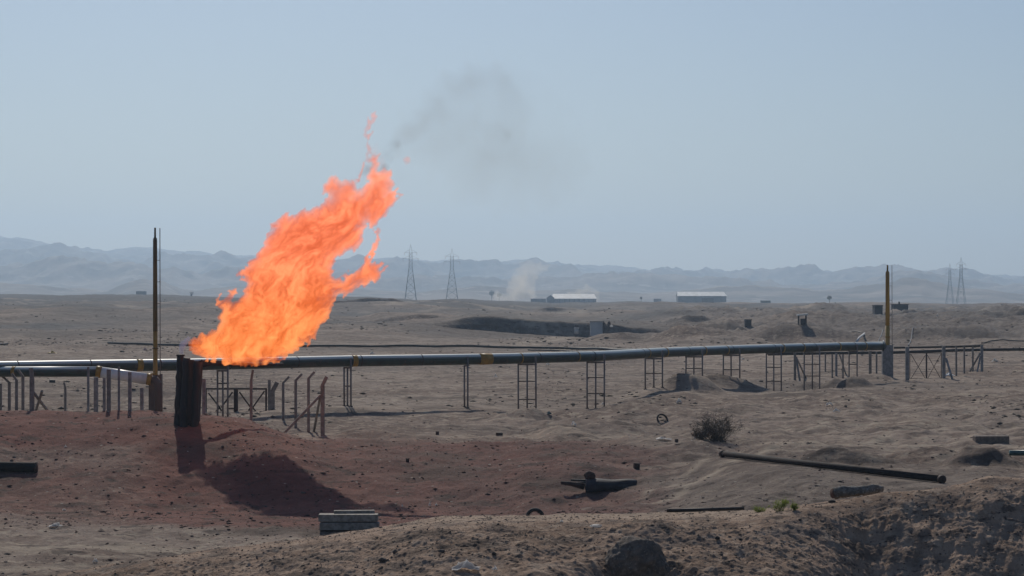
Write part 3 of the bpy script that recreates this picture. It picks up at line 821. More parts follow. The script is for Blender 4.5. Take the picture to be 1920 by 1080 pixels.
def line_at(name, pts, Y0, r, mat, label, lift=0.05, cat='pipe'):
    """pipe over a gently rolling plain: distance from the row on the local ground"""
    p = []
    for px, row in pts:
        Yk = Y0
        for _ in range(12):
            X = (px - 960) * Yk / F
            zg = gz(X, Yk) + lift
            Yk = Yk * 0.5 + 0.5 * min(max((H - zg) * F / max(row - ROW0, 5), 120), 700)
        p.append(Vector(((px - 960) * Yk / F, Yk, 0)))
    out = []
    for a, c in zip(p[:-1], p[1:]):
        for k in range(8):
            v = a.lerp(c, k / 8); out.append(v)
    out.append(p[-1])
    out = [Vector((v.x, v.y, gz(v.x, v.y) + lift + r)) for v in out]
    sm = [out[0]] + [(out[i - 1] + out[i] * 2 + out[i + 1]) / 4 for i in range(1, len(out) - 1)] + [out[-1]]
    o = MB().tube(sm, r, 10).build(name, mat, None, True)
    off = out[0].copy()
    o.data.transform(Matrix.Translation(-off)); o.location = off
    return tag(o, label, cat)
line_at('ground_pipe', [(203, 645), (330, 649), (620, 650.5), (820, 652), (960, 653), (1100, 656), (1200, 659)], 300, 0.15, M['pipe_black'], 'long thin black pipe lying on the plain behind the flame and the raised pipeline')
line_at('ground_pipe', [(990, 657), (1060, 659), (1130, 661), (1230, 664)], 280, 0.09, M['pipe_black'], 'short second black pipe lying just in front of the long one at mid picture')
line_at('ground_pipe', [(-40, 649), (14, 646)], 290, 0.13, M['pipe_black'], 'stub of black pipe on the plain at the left edge')
free_line('ground_pipe', [(1440, 664), (1560, 662), (1676, 661), (1790, 657), (1840, 656), (1960, 654.5)], [196, 196, 196, 197, 198, 198], 0.13, M['pipe_black'], 'lower black pipe running behind the far enclosure to the right edge')
free_line('ground_pipe', [(1676, 652), (1790, 650), (1842, 648.5)], [203, 203, 203], 0.10, M['pipe_black'], 'upper black pipe above the far gate right of the far flare pole')
free_line('ground_pipe', [(1606, 641), (1611, 633), (1621, 625)], [255, 285, 330], 0.13, M['wall_pale'], 'short pale pipe rising behind the right end of the raised pipeline')
line_at('ground_pipe', [(1535, 624.5), (1575, 625.5), (1620, 625)], 380, 0.09, M['pipe_black'], 'thin black pipe meeting the short pale pipe')
line_at('ground_pipe', [(1640, 640), (1650, 631), (1664, 624), (1682, 619)], 300, 0.045, M['wall_grey'], 'thin curved grey pipe passing behind the far flare pole')
line_at('ground_pipe', [(1703, 648), (1710, 637), (1724, 628), (1742, 623), (1800, 621)], 300, 0.055, M['wall_grey'], 'pale curved pipe rising behind the far gate')
line_at('ground_pipe', [(1840, 641), (1880, 641), (1960, 642)], 300, 0.09, M['pipe_black'], 'thin dark pipe on the plain at the right edge above the far enclosure')

# ------------------------------------------------------------------ things lying about
def place(o, loc):
    off = Vector(loc)
    o.data.transform(Matrix.Translation(-off)); o.location = off
    return o
# long beam
a = Vector((8.65, 94.4, 0.0)); c = Vector((15.2, 81.0, 0.0))
beam = empty('steel_beam', a, 'long dark steel beam lying aslant on the plain right of the dry bush', 'beam')
ca = Vector((a.x, a.y, 0.12)); cc = Vector((c.x, c.y, 0.12))
mid = ca.lerp(cc, 0.5)
MB().tube([ca, mid, cc], 0.12, 16).build('shaft', M['dull'], beam, True)
dd = (cc - ca).normalized()
MB().tube([ca - dd * 0.05, ca + dd * 0.12], 0.14, 16).build('end_collar', M['rust'], beam, True)
MB().tube([cc - dd * 0.12, cc + dd * 0.05], 0.14, 16).build('end_collar', M['rust'], beam, True)
# dark pipe at the left edge
a = at(-60, 884, 60); c = at(69, 886, 60)
ca = Vector((a.x, a.y, gz(a.x, a.y) + 0.2)); cc = Vector((c.x, c.y, gz(c.x, c.y) + 0.2))
bp_ = empty('scrap_pipe', ca, 'thick black pipe end lying on the slope at the left edge', 'pipe')
t_ = MB().tube([ca, cc], 0.21, 18, cap=False)
t_.build('outer_wall', M['dull'], bp_, True)
MB().tube([cc - Vector((0.02, 0, 0)), cc - Vector((0.9, 0, 0))], 0.185, 18).build('inner_wall', M['rust'], bp_, True)
MB().tube([cc - (cc - ca).normalized() * 0.06, cc + (cc - ca).normalized() * 0.01], 0.235, 18).build('rim', M['rust'], bp_, True)
# concrete block
c = at(1858, 833, 60)
o = MB().box((c.x, c.y, c.z + 0.17), (1.52, 0.6, 0.42), Matrix.Rotation(0.05, 3, 'Z')).build('concrete_block', M['concrete'], None, bevel=0.04)
tag(place(o, (c.x, c.y, c.z)), 'long low concrete block lying on the plain near the right edge', 'block')
# teal pipe
a = at(1893, 855, 60); b_ = Vector((a.x + 3.0, a.y + 0.2, a.z))
tp = MB().tube([Vector((a.x, a.y, a.z + 0.12)), Vector((b_.x, b_.y, a.z + 0.12))], 0.11, 14).build('teal_pipe', M['teal'], None, True)
tag(place(tp, a), 'dark teal pipe end beside the dirt heap at the right edge', 'pipe')
# big sheet metal tank shell piece
a = at(1150, 921, 60)
tk = empty('scrap_tank', a, 'dented dark tank shell lying in the red basin under a clod of earth', 'tank')
YT = a.y
p0 = P(1098, 913, YT); p1 = P(1192, 907, YT + 0.5)
vs = []; fs = []
n = 22; m = 18
for i in range(m + 1):
    t = i / m
    cpt = p0.lerp(p1, t); r = 0.47 - 0.22 * t + 0.03 * math.sin(t * 9)
    for k in range(n + 1):
        w = -0.35 + (math.pi + 0.9) * k / n
        rr_ = r * (1 + 0.05 * math.sin(3 * w + 4 * t))
        vs.append(cpt + Vector((0.05 * math.sin(w * 2), -math.cos(w) * rr_ * 1.1, math.sin(w) * rr_ * 0.85 - 0.06)))
for i in range(m):
    for k in range(n):
        fs.append((i * (n + 1) + k, i * (n + 1) + k + 1, (i + 1) * (n + 1) + k + 1, (i + 1) * (n + 1) + k))
fs.append(tuple(range(n, -1, -1))); fs.append(tuple(m * (n + 1) + k for k in range(n + 1)))
mb = MB(); mb.add(vs, fs); mb.build('shell', M['tank'], tk, True)
o = mb2 = MB().tube([P(1095, 912, YT - .1), P(1070, 907, YT - .2), P(1052, 905, YT - .2)], [0.14, 0.09, 0.075], 10).build('outlet_pipe', M['rust'], tk, True)
MB().bar(P(1098, 901, YT + .1), P(1070, 900, YT + .1), 0.08).build('bracket', M['pipe_black'], tk)
MB().bar(P(1098, 904, YT), P(1075, 905.5, YT), 0.05).build('bracket', M['pipe'], tk)

def rock(name, c, size, mat, label, cat, group=None, seed=0, sub=3, rough=0.25, flat=0.0, sink=0.25):
    import bmesh
    bm = bmesh.new()
    bmesh.ops.create_icosphere(bm, subdivisions=sub, radius=1.0)
    from mathutils import noise as mn_
    for v in bm.verts:
        p = v.co * 1.3 + Vector((seed * 3.7, seed * 1.3, 0))
        k = 1 + rough * mn_.fractal(p, 0.7, 2.1, 4) + rough * 0.6 * mn_.noise(p * 0.7)
        v.co *= k
        v.co.x *= size[0] / 2; v.co.y *= size[1] / 2; v.co.z *= size[2] / 2
        if v.co.z < -size[2] * (0.5 - sink): v.co.z = -size[2] * (0.5 - sink)
    me = bpy.data.meshes.new(name); bm.to_mesh(me); bm.free()
    me.materials.append(mat)
    if sub >= 3: me.polygons.foreach_set('use_smooth', [True] * len(me.polygons))
    o = bpy.data.objects.new(name, me); COL.objects.link(o)
    o.location = Vector(c) + Vector((0, 0, size[2] * (0.5 - sink)))
    o.rotation_euler = (0, 0, rnd.uniform(-0.3, 0.3))
    return tag(o, label, cat, group)
rock('dirt_clod', (P(1106, 897, YT).x, YT + 0.1, P(1106, 900, YT).z), (0.44, 0.4, 0.42), M['clod'], 'squarish brown clod resting on the left end of the dented tank shell', 'clod', seed=2, sink=0.1)
# blocks
def block_at(px, row, w, hgt, mat, label, rot=0.2):
    c = at(px, row, 60); s = c.y / F
    o = MB().box((c.x, c.y, c.z + hgt * s / 2 - 0.02), (w * s, w * s * 0.8, hgt * s + 0.04), Matrix.Rotation(rot, 3, 'Z') @ Matrix.Rotation(0.06, 3, 'Y')).build('block', mat, None, bevel=0.02)
    tag(place(o, c), label, 'block', 'loose blocks lying on the plain')
block_at(1193.5, 880, 11, 12, M['rust'], 'small dark square block behind the dented tank shell')
block_at(820, 815, 6, 6.5, M['rust'], 'tiny dark block on the rim of the red basin right of the flame')
block_at(1268.5, 829, 6, 6, M['rust'], 'small dark block left of the dry bush')
block_at(936, 816, 12, 5, M['rust'], 'flat dark lump on the rim of the red basin below the widest yellow band')
block_at(98, 716.5, 11, 4.5, M['pipe_black'], 'black lump on the plain seen through the left fence posts')
block_at(764, 866, 6, 7, M['rust'], 'small dark cube in the middle of the red basin')
# planks
YP = 80.0
zg = gz(P(653, 990, YP).x, YP)
pk = [(597, 708, 965, 978, 0.0, 'pale plank on top of the stack of boards'), (599, 710, 981, 994, -0.15, 'plank'), (600, 706, 996, 1010, 0.0, 'plank')]
labels = ['upper board of the stack of planks beside the flame shadow', 'middle board of the stack of planks beside the flame shadow', 'lowest board of the stack of planks, half sunk in the soil']
YP = 75.6
for (x0, x1, r0, r1, dy, _), lb in zip(pk, labels):
    A = P(x0, r0, YP + dy); B = P(x1, r1, YP + dy)
    o = MB().box(((A.x + B.x) / 2, YP + dy + 0.25, (A.z + B.z) / 2), (B.x - A.x, 0.55, A.z - B.z)).build('plank', M['wood'], None, bevel=0.012)
    tag(place(o, ((A.x + B.x) / 2, YP + dy + .25, B.z)), lb, 'plank', 'stacked planks')
A = P(626, 957, YP + 0.5); B = P(702, 963.5, YP + 0.5)
o = MB().box(((A.x + B.x) / 2, YP + .55, (A.z + B.z) / 2), (B.x - A.x, 0.25, A.z - B.z), Matrix.Rotation(0.1, 3, 'Z')).build('plank', M['wood'], None, bevel=0.012)
tag(place(o, ((A.x + B.x) / 2, YP + .5, B.z)), 'short grey board lying loose on top of the stack of planks', 'plank', 'stacked planks')

# tyre
import bmesh
def torus(name, c, R, r, mat, rot, label, cat, tread=True):
    m = MB(); n1 = 40; n2 = 12; vs = []; fs = []
    for i in range(n1):
        a_ = 2 * math.pi * i / n1
        for k in range(n2):
            b_ = 2 * math.pi * k / n2
            rr = R + r * math.cos(b_) * (0.9 + 0.04 * (i % 2))
            vs.append(rot @ Vector((math.cos(a_) * rr, math.sin(b_) * r * 1.25, math.sin(a_) * rr)))
    for i in range(n1):
        for k in range(n2):
            fs.append((i * n2 + k, i * n2 + (k + 1) % n2, ((i + 1) % n1) * n2 + (k + 1) % n2, ((i + 1) % n1) * n2 + k))
    m.add(vs, fs); o = m.build(name, mat, None, True); o.location = c
    return tag(o, label, cat)
c = P(1003, 970, 77)
torus('tyre', c, 0.26, 0.07, M['rubber'], Matrix.Rotation(0.1, 3, 'Z'), 'old black tyre standing half hidden behind the crest of the near bank', 'tyre')
c = at(1242, 790, 60)
torus('tyre', (c.x, c.y, c.z + 0.1), 0.30, 0.05, M['rubber'], Matrix.Rotation(0.5, 3, 'Z') @ Matrix.Rotation(-0.5, 3, 'X'), 'thin black tyre half sunk in the plain below the pipe shadow', 'tyre')

# pipe on the bank crest
def bank_at(px, row):
    Y = np.arange(47.5, 41, -0.01)[::-1]
    X = (px - 960) * Y / F
    los = H - (row - ROW0) * Y / F
    hit = np.nonzero(los <= bank(X, Y))[0]
    k = hit[0] if len(hit) else int(np.argmin(los - bank(X, Y)))
    return Vector((float(X[k]), float(Y[k]), float(bank(X[k:k + 1], Y[k:k + 1])[0])))
ra = P(1252, 957.5, 46.1); rb_ = P(1395, 953.5, 46.3)
rp = empty('scrap_pipe', ra, 'slim dark pipe with rusty left end lying along the crest of the near bank', 'pipe')
MB().tube([ra, rb_], 0.036, 14).build('shaft', M['pipe_black'], rp, True)
MB().tube([ra - Vector((0.02, 0, 0)), ra + Vector((0.07, 0, 0))], 0.04, 14).build('rusty_end', M['rust'], rp, True)

# boulders and stones of the bank
def brock(px, row, w, hgt, mat, label, seed, sub=3, group='stones on the near bank', rough=0.25, name='stone', dep=0.8, sink=0.25):
    c = bank_at(px, row); s = c.y / F
    return rock(name, c, (w * s, w * s * dep, hgt * s), mat, label, 'stone', group, seed, sub, rough, sink=sink)
cb_ = P(1196, 1057, 41.7)
rock('boulder', cb_ - Vector((0, 0, 0.34)), (1.12, 0.9, 1.0), M['boulder'], 'large dark grey boulder sticking out of the near bank at the bottom edge', 'stone', None, 11, 5, 0.20, sink=0.2)
brock(1118, 988, 25, 7, M['plastic'], 'flat white stone lying on the near bank', 5)
brock(717, 1053, 15, 10, M['rock'], 'pale angular stone on the near bank below the stack of planks', 6)
brock(828, 1036, 13, 8, M['rock'], 'small pale stone on the near bank straight below the widest yellow band', 8)
brock(740, 1038, 9, 9, M['rock'], 'small upright stone on the near bank beside the pale angular one', 9)
brock(926, 1040, 9, 7, M['darkrock'], 'small dark stone on the middle of the near bank', 10)
brock(1560, 942, 13, 7, M['rock'], 'pale stone tucked under the left end of the mossy log', 12)
brock(1345, 1012, 10, 8, M['darkrock'], 'dark stone on the near bank right of the large boulder', 14)
# log like rock
lg = empty('log', P(1605, 925, 46.6), 'mossy grey log lying along the crest of the near bank', 'log')
YL = 46.4
path = [P(1563, 925, YL - .1), P(1580, 922.5, YL - .1), P(1600, 921.5, YL), P(1625, 919.5, YL + .1), P(1645, 917, YL + .2), P(1656, 919, YL + .2)]
vs_ = []
from mathutils import noise as mno
m = MB(); m.tube([path[0].lerp(path[0], 0)] + [a_.lerp(b_, t) for a_, b_ in zip(path[:-1], path[1:]) for t in (0, .25, .5, .75)] + [path[-1]], [0.07] + [0.125 - 0.0018 * k for k in range(20)] + [0.05], 20)
m.v = [tuple(Vector(v) * 1.0 + Vector((mno.noise(Vector(v) * 9), mno.noise(Vector(v) * 9 + Vector((5, 0, 0))), mno.noise(Vector(v) * 9 + Vector((0, 5, 0))))) * 0.035) for v in m.v]
m.build('trunk', M['mossy'], lg, True)
MB().tube([path[0] + Vector((-0.02, -0.02, 0.0)), path[0] + Vector((0.02, 0, 0))], 0.1, 18).build('cut_end', M['clod'], lg, True)

# small litter pieces
def crumple(px, row, w, hgt, mat, label, cat='litter', onbank=False, Ymin=60):
    c = bank_at(px, row) if onbank else at(px, row, Ymin)
    s = c.y / F
    hgt *= 1.5; w *= 1.1
    mb = MB(); vs = []; fs = []
    n = 7
    for i in range(n):
        for k in range(n):
            u_, v_ = i / (n - 1) - .5, k / (n - 1) - .5
            vs.append((c.x + u_ * w * s + rnd.uniform(-.05, .05) * w * s, c.y + v_ * w * s * 0.7, c.z + (0.15 + rnd.random() * (1 - abs(u_) * 1.7)) * hgt * s * (1 - abs(v_))))
    for i in range(n - 1):
        for k in range(n - 1):
            fs.append((i * n + k, (i + 1) * n + k, (i + 1) * n + k + 1, i * n + k + 1))
    mb.add(vs, fs)
    o = mb.build('litter', mat)
    place(o, c)
    md = o.modifiers.new('thick', 'SOLIDIFY'); md.thickness = 0.01
    return tag(o, label, cat, 'litter scattered on the plain')
crumple(874, 1072, 46, 14, M['plastic'], 'large crumpled white sheet on the near bank at the bottom edge', onbank=True)
crumple(928, 1070, 9, 9, M['plastic'], 'small white scrap just right of the large crumpled sheet', onbank=True)
crumple(862, 1060, 9, 6, M['plastic'], 'small white scrap just above the large crumpled sheet', onbank=True)
crumple(1053, 979, 6, 4, M['plastic'], 'tiny white scrap near the crest of the bank left of the flat white stone', onbank=True)
crumple(179, 1055, 9, 9, M['plastic'], 'white scrap on the sand at the bottom left', Ymin=55)
crumple(105, 988, 24, 7, M['plastic'], 'white strip lying on the sand at the lower left', Ymin=55)
crumple(120, 957, 6, 4, M['plastic'], 'tiny white scrap below the thick black pipe end', Ymin=55)
crumple(123, 839, 5, 4, M['plastic'], 'tiny white scrap on the mound above the thick black pipe end', Ymin=55)
crumple(806, 950, 4, 9, M['plastic'], 'tiny upright white scrap on the floor of the red basin')
crumple(818, 948, 4, 4, M['plastic'], 'tiny white speck beside the upright white scrap in the red basin')
crumple(754, 951, 4, 6, M['plastic'], 'tiny white speck in the red basin right of the planks')
crumple(1240, 824, 34, 4, M['plastic'], 'flat white sheet lying left of the dry bush')
crumple(1306, 823, 10, 6, M['plastic'], 'white bag at the left foot of the dry bush')
crumple(1555, 761, 12, 8, M['plastic'], 'left one of two white bags below the far enclosure')
crumple(1568, 773, 11, 7, M['plastic'], 'right one of two white bags below the far enclosure')
crumple(1273, 756, 9, 8, M['plastic'], 'white bag at the foot of the dark spoil heap')
crumple(1076, 798, 8, 8, M['plastic'], 'white ball of plastic below the tall support with two crossbars')
crumple(1130, 759, 6, 4, M['plastic'], 'small white scrap at the feet of the tall support with two crossbars')
crumple(929, 708, 6, 6, M['plastic'], 'white scrap below the widest yellow band')
crumple(1027, 685, 6, 5, M['plastic'], 'white scrap just under the pipe between two supports')
crumple(698, 665, 8, 6, M['plastic'], 'white scrap just above the raised pipeline right of the flame')
crumple(1865, 679, 11, 6, M['plastic'], 'white bag right of the far enclosure')
crumple(1393, 675, 5, 4, M['plastic'], 'tiny white scrap right of the support behind the spoil heap')
crumple(1780, 705, 20, 5, M['pipe_white'], 'crumpled grey sheet at the foot of the right far gate post')
crumple(1030, 777, 8, 5, M['teal'], 'small teal scrap right of the support with three crossbars')
crumple(98, 663, 15, 4, M['yellowlitter'], 'yellow scrap on the plain above the left pipelines')
crumple(272, 657, 7, 5, M['pinklitter'], 'pink and white scrap on the plain left of the dark yellow pole')
crumple(1758, 594, 5, 4, M['plastic'], 'white speck on the far plain right of the far flare pole')

# ------------------------------------------------------------------ plants
def leafy(name, c, w, hgt, n, mat, label, cat, leaf=0.03, twigs=60, twigmat='twig', dens=1.0, seed=1):
    r = random.Random(seed)
    root = empty(name, c, label, cat)
    tw = MB(); lf = MB()
    tips = []
    for k in range(twigs):
        a = r.uniform(0, 2 * math.pi); e = r.uniform(0.15, 1.0)
        L = r.uniform(0.5, 1.0)
        tip = Vector((math.cos(a) * w / 2 * (1 - e * 0.55) * L, math.sin(a) * w / 2.4 * (1 - e * 0.55) * L, hgt * L * (0.25 + 0.75 * e)))
        midp = tip * 0.5 + Vector((r.uniform(-.1, .1) * w, r.uniform(-.1, .1) * w, r.uniform(0, .12) * hgt))
        b0 = Vector((r.uniform(-.12, .12) * w, r.uniform(-.12, .12) * w, -0.05))
        tw.tube([Vector(c) + b0, Vector(c) + midp, Vector(c) + tip], [leaf * .28, leaf * .2, leaf * .09], 4, cap=False)
        tips += [(midp, tip)]
        for q_ in range(3):
            s0 = midp.lerp(tip, r.random()); s1 = s0 + Vector((r.uniform(-1, 1), r.uniform(-1, 1), r.uniform(-.2, 1))).normalized() * hgt * r.uniform(.12, .3)
            tw.tube([Vector(c) + s0, Vector(c) + s1], [leaf * .12, leaf * .05], 3, cap=False)
            tips.append((s0, s1))
    for k in range(n):
        m0, t0 = r.choice(tips)
        p = Vector(c) + m0.lerp(t0, r.random() ** 0.6) + Vector((r.gauss(0, leaf), r.gauss(0, leaf), r.gauss(0, leaf)))
        d1 = Vector((r.uniform(-1, 1), r.uniform(-1, 1), r.uniform(-1, 1))).normalized() * leaf * r.uniform(.5, 1.2)
        d2 = d1.cross(Vector((r.uniform(-1, 1), r.uniform(-1, 1), r.uniform(-1, 1)))).normalized() * leaf * 0.35
        lf.add([p - d1, p + d2, p + d1, p - d2], [(0, 1, 2, 3)])
    tw.build('twigs', M[twigmat], root)
    lf.build('foliage', mat, root)
    return root
c = at(1345, 826, 60)
leafy('dry_bush', c, 3.2, 1.5, 5600, M['twig'], 'dark dry thorn bush standing on the plain left of the steel beam', 'bush', 0.028, 150, seed=3)
leafy('dry_bush', c + Vector((-0.75, 0.1, 0)), 1.3, 0.62, 1700, M['twig'], 'lower left side clump of the dark dry bush', 'bush', 0.03, 60, seed=4)
for k, (px, row, w, hh, lb) in enumerate([(1462, 958, 0.62, 0.31, 'largest green weed on the crest of the near bank'), (1490, 957, 0.22, 0.17, 'small green weed right of the largest one on the bank crest'), (1425, 960, 0.42, 0.12, 'low pale green weed left of the largest one on the bank crest')]):
    c = bank_at(px, row)
    leafy('green_weed', c, w, hh, 800 if k == 0 else 380, M['leaf'], lb, 'weed', 0.016, 26, 'leaf', seed=20 + k)

# ------------------------------------------------------------------ gravel, clods and low scrub (stuff)
def scatter(name, n, mat, region, size, seed, kindlabel, sprig=False, zfun=None, up=0.6):
    r = np.random.RandomState(seed)
    base = np.array([(1, 0, 0), (-1, 0, 0), (0, 1, 0), (0, -1, 0), (0, 0, 1), (0, 0, -1)], float)
    tri = np.array([(0, 2, 4), (2, 1, 4), (1, 3, 4), (3, 0, 4), (2, 0, 5), (1, 2, 5), (3, 1, 5), (0, 3, 5)])
    X, Y = region(r, n)
    n = len(X)
    Z = (zfun or surf_z)(X, Y)
    s = size(r, n, Y)
    V = base[None] * (1 + 0.35 * r.uniform(-1, 1, (n, 6, 1)))
    V = V + r.uniform(-.25, .25, (n, 6, 3))
    V[:, :, 0] *= (s * r.uniform(.7, 1.6, n))[:, None]; V[:, :, 1] *= (s * r.uniform(.7, 1.3, n))[:, None]; V[:, :, 2] *= (s * up * r.uniform(.5, 1.2, n))[:, None]
    V += np.stack([X, Y, Z + s * 0.15], -1)[:, None]
    Fc = tri[None] + (np.arange(n) * 6)[:, None, None]
    me = bpy.data.meshes.new(name)
    me.vertices.add(n * 6); me.vertices.foreach_set('co', V.astype(np.float32).ravel())
    me.loops.add(n * 24); me.loops.foreach_set('vertex_index', Fc.astype(np.int32).ravel())
    me.polygons.add(n * 8); me.polygons.foreach_set('loop_start', (np.arange(n * 8) * 3).astype(np.int32))
    me.update(calc_edges=True); me.materials.append(mat)
    o = bpy.data.objects.new(name, me); COL.objects.link(o)
    o['kind'] = 'stuff'
    return o
def reg_plain(y0, y1, clump=0.0, sc=6, seed=0, u=0.27):
    def f(r, n):
        Y = 1 / r.uniform(1 / y1, 1 / y0, n * 3); X = r.uniform(-u, u, n * 3) * Y
        k = fbm(X / sc, Y / sc / 1.5, seed, 3) + r.uniform(-.25, .25, n * 3) > clump
        return X[k][:n], Y[k][:n]
    return f
def reg_bank(r, n):
    Y = r.uniform(41.5, 46.3, n); X = r.uniform(-12, 12.5, n)
    return X, Y
scatter('gravel', 2600, M['clod'], reg_plain(62, 130, 0.1, 4, 1), lambda r, n, Y: 0.022 + 0.05 * r.rand(n) ** 4, 1, '')
scatter('gravel', 2600, M['rock'], reg_plain(62, 230, 0.0, 8, 2), lambda r, n, Y: 0.022 + 0.07 * r.rand(n) ** 4, 2, '')
scatter('gravel', 2400, M['twig'], reg_plain(120, 300, 0.12, 9, 3), lambda r, n, Y: 0.05 + 0.13 * r.rand(n) ** 4, 3, '', up=0.6)
scatter('scrub', 4200, M['twig'], reg_plain(260, 1100, 0.15, 30, 4), lambda r, n, Y: 0.10 + 0.28 * r.rand(n) ** 4 * np.minimum(Y / 400, 2), 4, '', up=0.45)
scatter('gravel', 9000, M['rock'], reg_bank, lambda r, n, Y: 0.006 + 0.022 * r.rand(n) ** 5, 5, '')
scatter('gravel', 3500, M['darkrock'], reg_bank, lambda r, n, Y: 0.007 + 0.026 * r.rand(n) ** 5, 6, '')
scatter('gravel', 3800, M['clod'], lambda r, n: (r.uniform(-24, 6, n), r.uniform(76, 106, n)), lambda r, n, Y: 0.02 + 0.075 * r.rand(n) ** 6, 9, '')
scatter('pale_chips', 420, M['plastic'], reg_plain(60, 110, 0.1, 5, 7), lambda r, n, Y: 0.008 + 0.012 * r.rand(n) ** 2, 7, '')
scatter('pale_chips', 260, M['wood'], reg_bank, lambda r, n, Y: 0.006 + 0.012 * r.rand(n) ** 2, 8, '')

# ------------------------------------------------------------------ mid distance huts and people
def zrow(px, row, Y): return P(px, row, Y)
def hutbox(name, px0, px1, r0, r1, Y, depth, mat, label, cat, roof=None, extra=None):
    if 450 < Y < 1100: Y = at((px0 + px1) / 2, r1, 280).y
    A = P(px0, r0, Y); B = P(px1, r1, Y)
    root = empty(name, ((A.x + B.x) / 2, Y, B.z), label, cat)
    MB().box(((A.x + B.x) / 2, Y + depth / 2, (A.z + B.z) / 2 - 0.2), (B.x - A.x, depth, A.z - B.z + 0.4)).build('walls', mat, root)
    if roof:
        MB().box(((A.x + B.x) / 2, Y + depth / 2, A.z + 0.06), ((B.x - A.x) * 1.12, depth * 1.12, 0.12)).build('roof', roof, root)
    return root
hutbox('concrete_hut', 1107, 1130, 603.5, 625, 372, 2.0, M['wall_pale'], 'square grey concrete cabin standing before the dark excavated bank', 'cabin', M['post_grey'])
hb = empty('water_tank', P(1081, 626, 375), 'small pale tank with white lid standing left of the grey cabin', 'tank')
MB().tube([P(1081, 626, 375), P(1081, 616, 375)], 0.33, 14).build('barrel', M['wall_pale'], hb, True)
MB().tube([P(1081, 616, 375), P(1081, 614, 375)], 0.40, 14).build('lid', M['plastic'], hb, True)
MB().box(P(1081, 611.5, 375.2), (0.5, 0.4, 0.3)).build('bracket', M['wall_dark'], hb)

def person(loc, Hh, label, facing=0.0, lean=0.0, cloth='cloth', legs='wall_dark'):
    """small standing figure, skinned skeleton"""
    root = empty('person', loc, label, 'person', None)
    s = Hh / 1.75
    pts = {'pelvis': (0, 0, .95), 'waist': (0, 0, 1.12), 'chest': (0, 0, 1.35), 'neck': (0, 0, 1.5), 'head': (0, 0.01, 1.62), 'top': (0, 0, 1.72),
           'hl': (-.1, 0, .9), 'kl': (-.12, -.04, .5), 'al': (-.13, 0, .08), 'tl': (-.13, -.14, .04),
           'hr': (.1, 0, .9), 'kr': (.13, -.02, .5), 'ar': (.15, .03, .08), 'tr': (.15, -.11, .04),
           'sl': (-.19, 0, 1.43), 'el': (-.25, .02, 1.15), 'wl': (-.22, -.12, .95), 'sr': (.19, 0, 1.43), 'er': (.27, .02, 1.15), 'wr': (.22, -.1, .94)}
    rad = dict(pelvis=.14, waist=.12, chest=.15, neck=.06, head=.1, top=.06, hl=.1, kl=.07, al=.045, tl=.04, hr=.1, kr=.07, ar=.045, tr=.04, sl=.07, el=.05, wl=.04, sr=.07, er=.05, wr=.04)
    ed = [('pelvis', 'waist'), ('waist', 'chest'), ('chest', 'neck'), ('neck', 'head'), ('head', 'top'), ('pelvis', 'hl'), ('hl', 'kl'), ('kl', 'al'), ('al', 'tl'), ('pelvis', 'hr'), ('hr', 'kr'), ('kr', 'ar'), ('ar', 'tr'), ('chest', 'sl'), ('sl', 'el'), ('el', 'wl'), ('chest', 'sr'), ('sr', 'er'), ('er', 'wr')]
    keys = list(pts)
    me = bpy.data.meshes.new('body')
    rot = Matrix.Rotation(facing, 3, 'Z')
    me.from_pydata([rot @ Vector(pts[k]) * s + Vector(loc) for k in keys], [(keys.index(a), keys.index(b)) for a, b in ed], [])
    o = bpy.data.objects.new('body', me); COL.objects.link(o)
    o.parent = root; o.matrix_parent_inverse = Matrix.Translation(-root.location)
    md = o.modifiers.new('skin', 'SKIN')
    for i, k in enumerate(keys): me.skin_vertices[0].data[i].radius = (rad[k] * s, rad[k] * s)
    me.skin_vertices[0].data[0].use_root = True
    sb = o.modifiers.new('sub', 'SUBSURF'); sb.levels = 1; sb.render_levels = 1
    me.materials.append(M[cloth])
    return root
person(P(1132, 622, 374), 1.75, 'dark clothed person standing at the right side of the grey cabin', 0.3)
person(P(1142, 621, 374.5), 1.75, 'dark clothed person standing between the grey cabin and the white bundle', -0.4)
rock('bundle', P(1146, 613, 374.5), (0.6, 0.5, 0.5), M['plastic'], 'white bundle carried beside the two people near the grey cabin', 'bundle', seed=31, sub=2)

YG = at(1506, 612, 280).y; kG = YG / 560
r_ = empty('guard_shelter', P(1506, 612, YG), 'small shelter with white roof on posts in the right middle distance', 'shelter')
p = P(1505, 612, YG)
for dx, dy in ((-0.9, 0), (0.9, 0), (-0.9, 1.6), (0.9, 1.6)):
    MB().bar((p.x + dx * kG, YG + dy * kG, p.z - 0.5), (p.x + dx * kG, YG + dy * kG, p.z + 2.75 * kG), 0.18 * kG).build('post', M['wall_dark'], r_)
MB().box((p.x, YG + .8 * kG, p.z + 2.85 * kG), (2.5 * kG, 2.6 * kG, 0.35 * kG), Matrix.Rotation(-0.07, 3, 'Y')).build('roof', M['sheet_roof'], r_)
MB().box((p.x + .1, YG + 1.0 * kG, p.z + .9 * kG), (1.2 * kG, 1.2 * kG, 2.0 * kG)).build('cabin', M['wall_dark'], r_)
hutbox('concrete_hut', 1397, 1409, 600, 614, 500, 1.5, M['wall_dark'], 'dark square hut in the middle distance between the two warehouses and the shelter', 'hut', M['wall_dark'])
hutbox('concrete_hut', 1640, 1655, 573, 588, 900, 3.0, M['wall_dark'], 'dark ruined hut just left of the far flare pole on the skyline', 'hut', M['wall_dark'])
r_ = hutbox('long_shed', 1676, 1703, 571, 580.5, 1000, 4.0, M['wall_dark'], 'long dark shed with a small chimney just right of the far flare pole', 'shed', M['wall_dark'])
MB().box((r_.location.x - 0.2, r_.location.y + 1.5, P(1688, 569.5, r_.location.y).z), (0.35, 0.35, 1.0)).build('chimney', M['wall_dark'], r_)

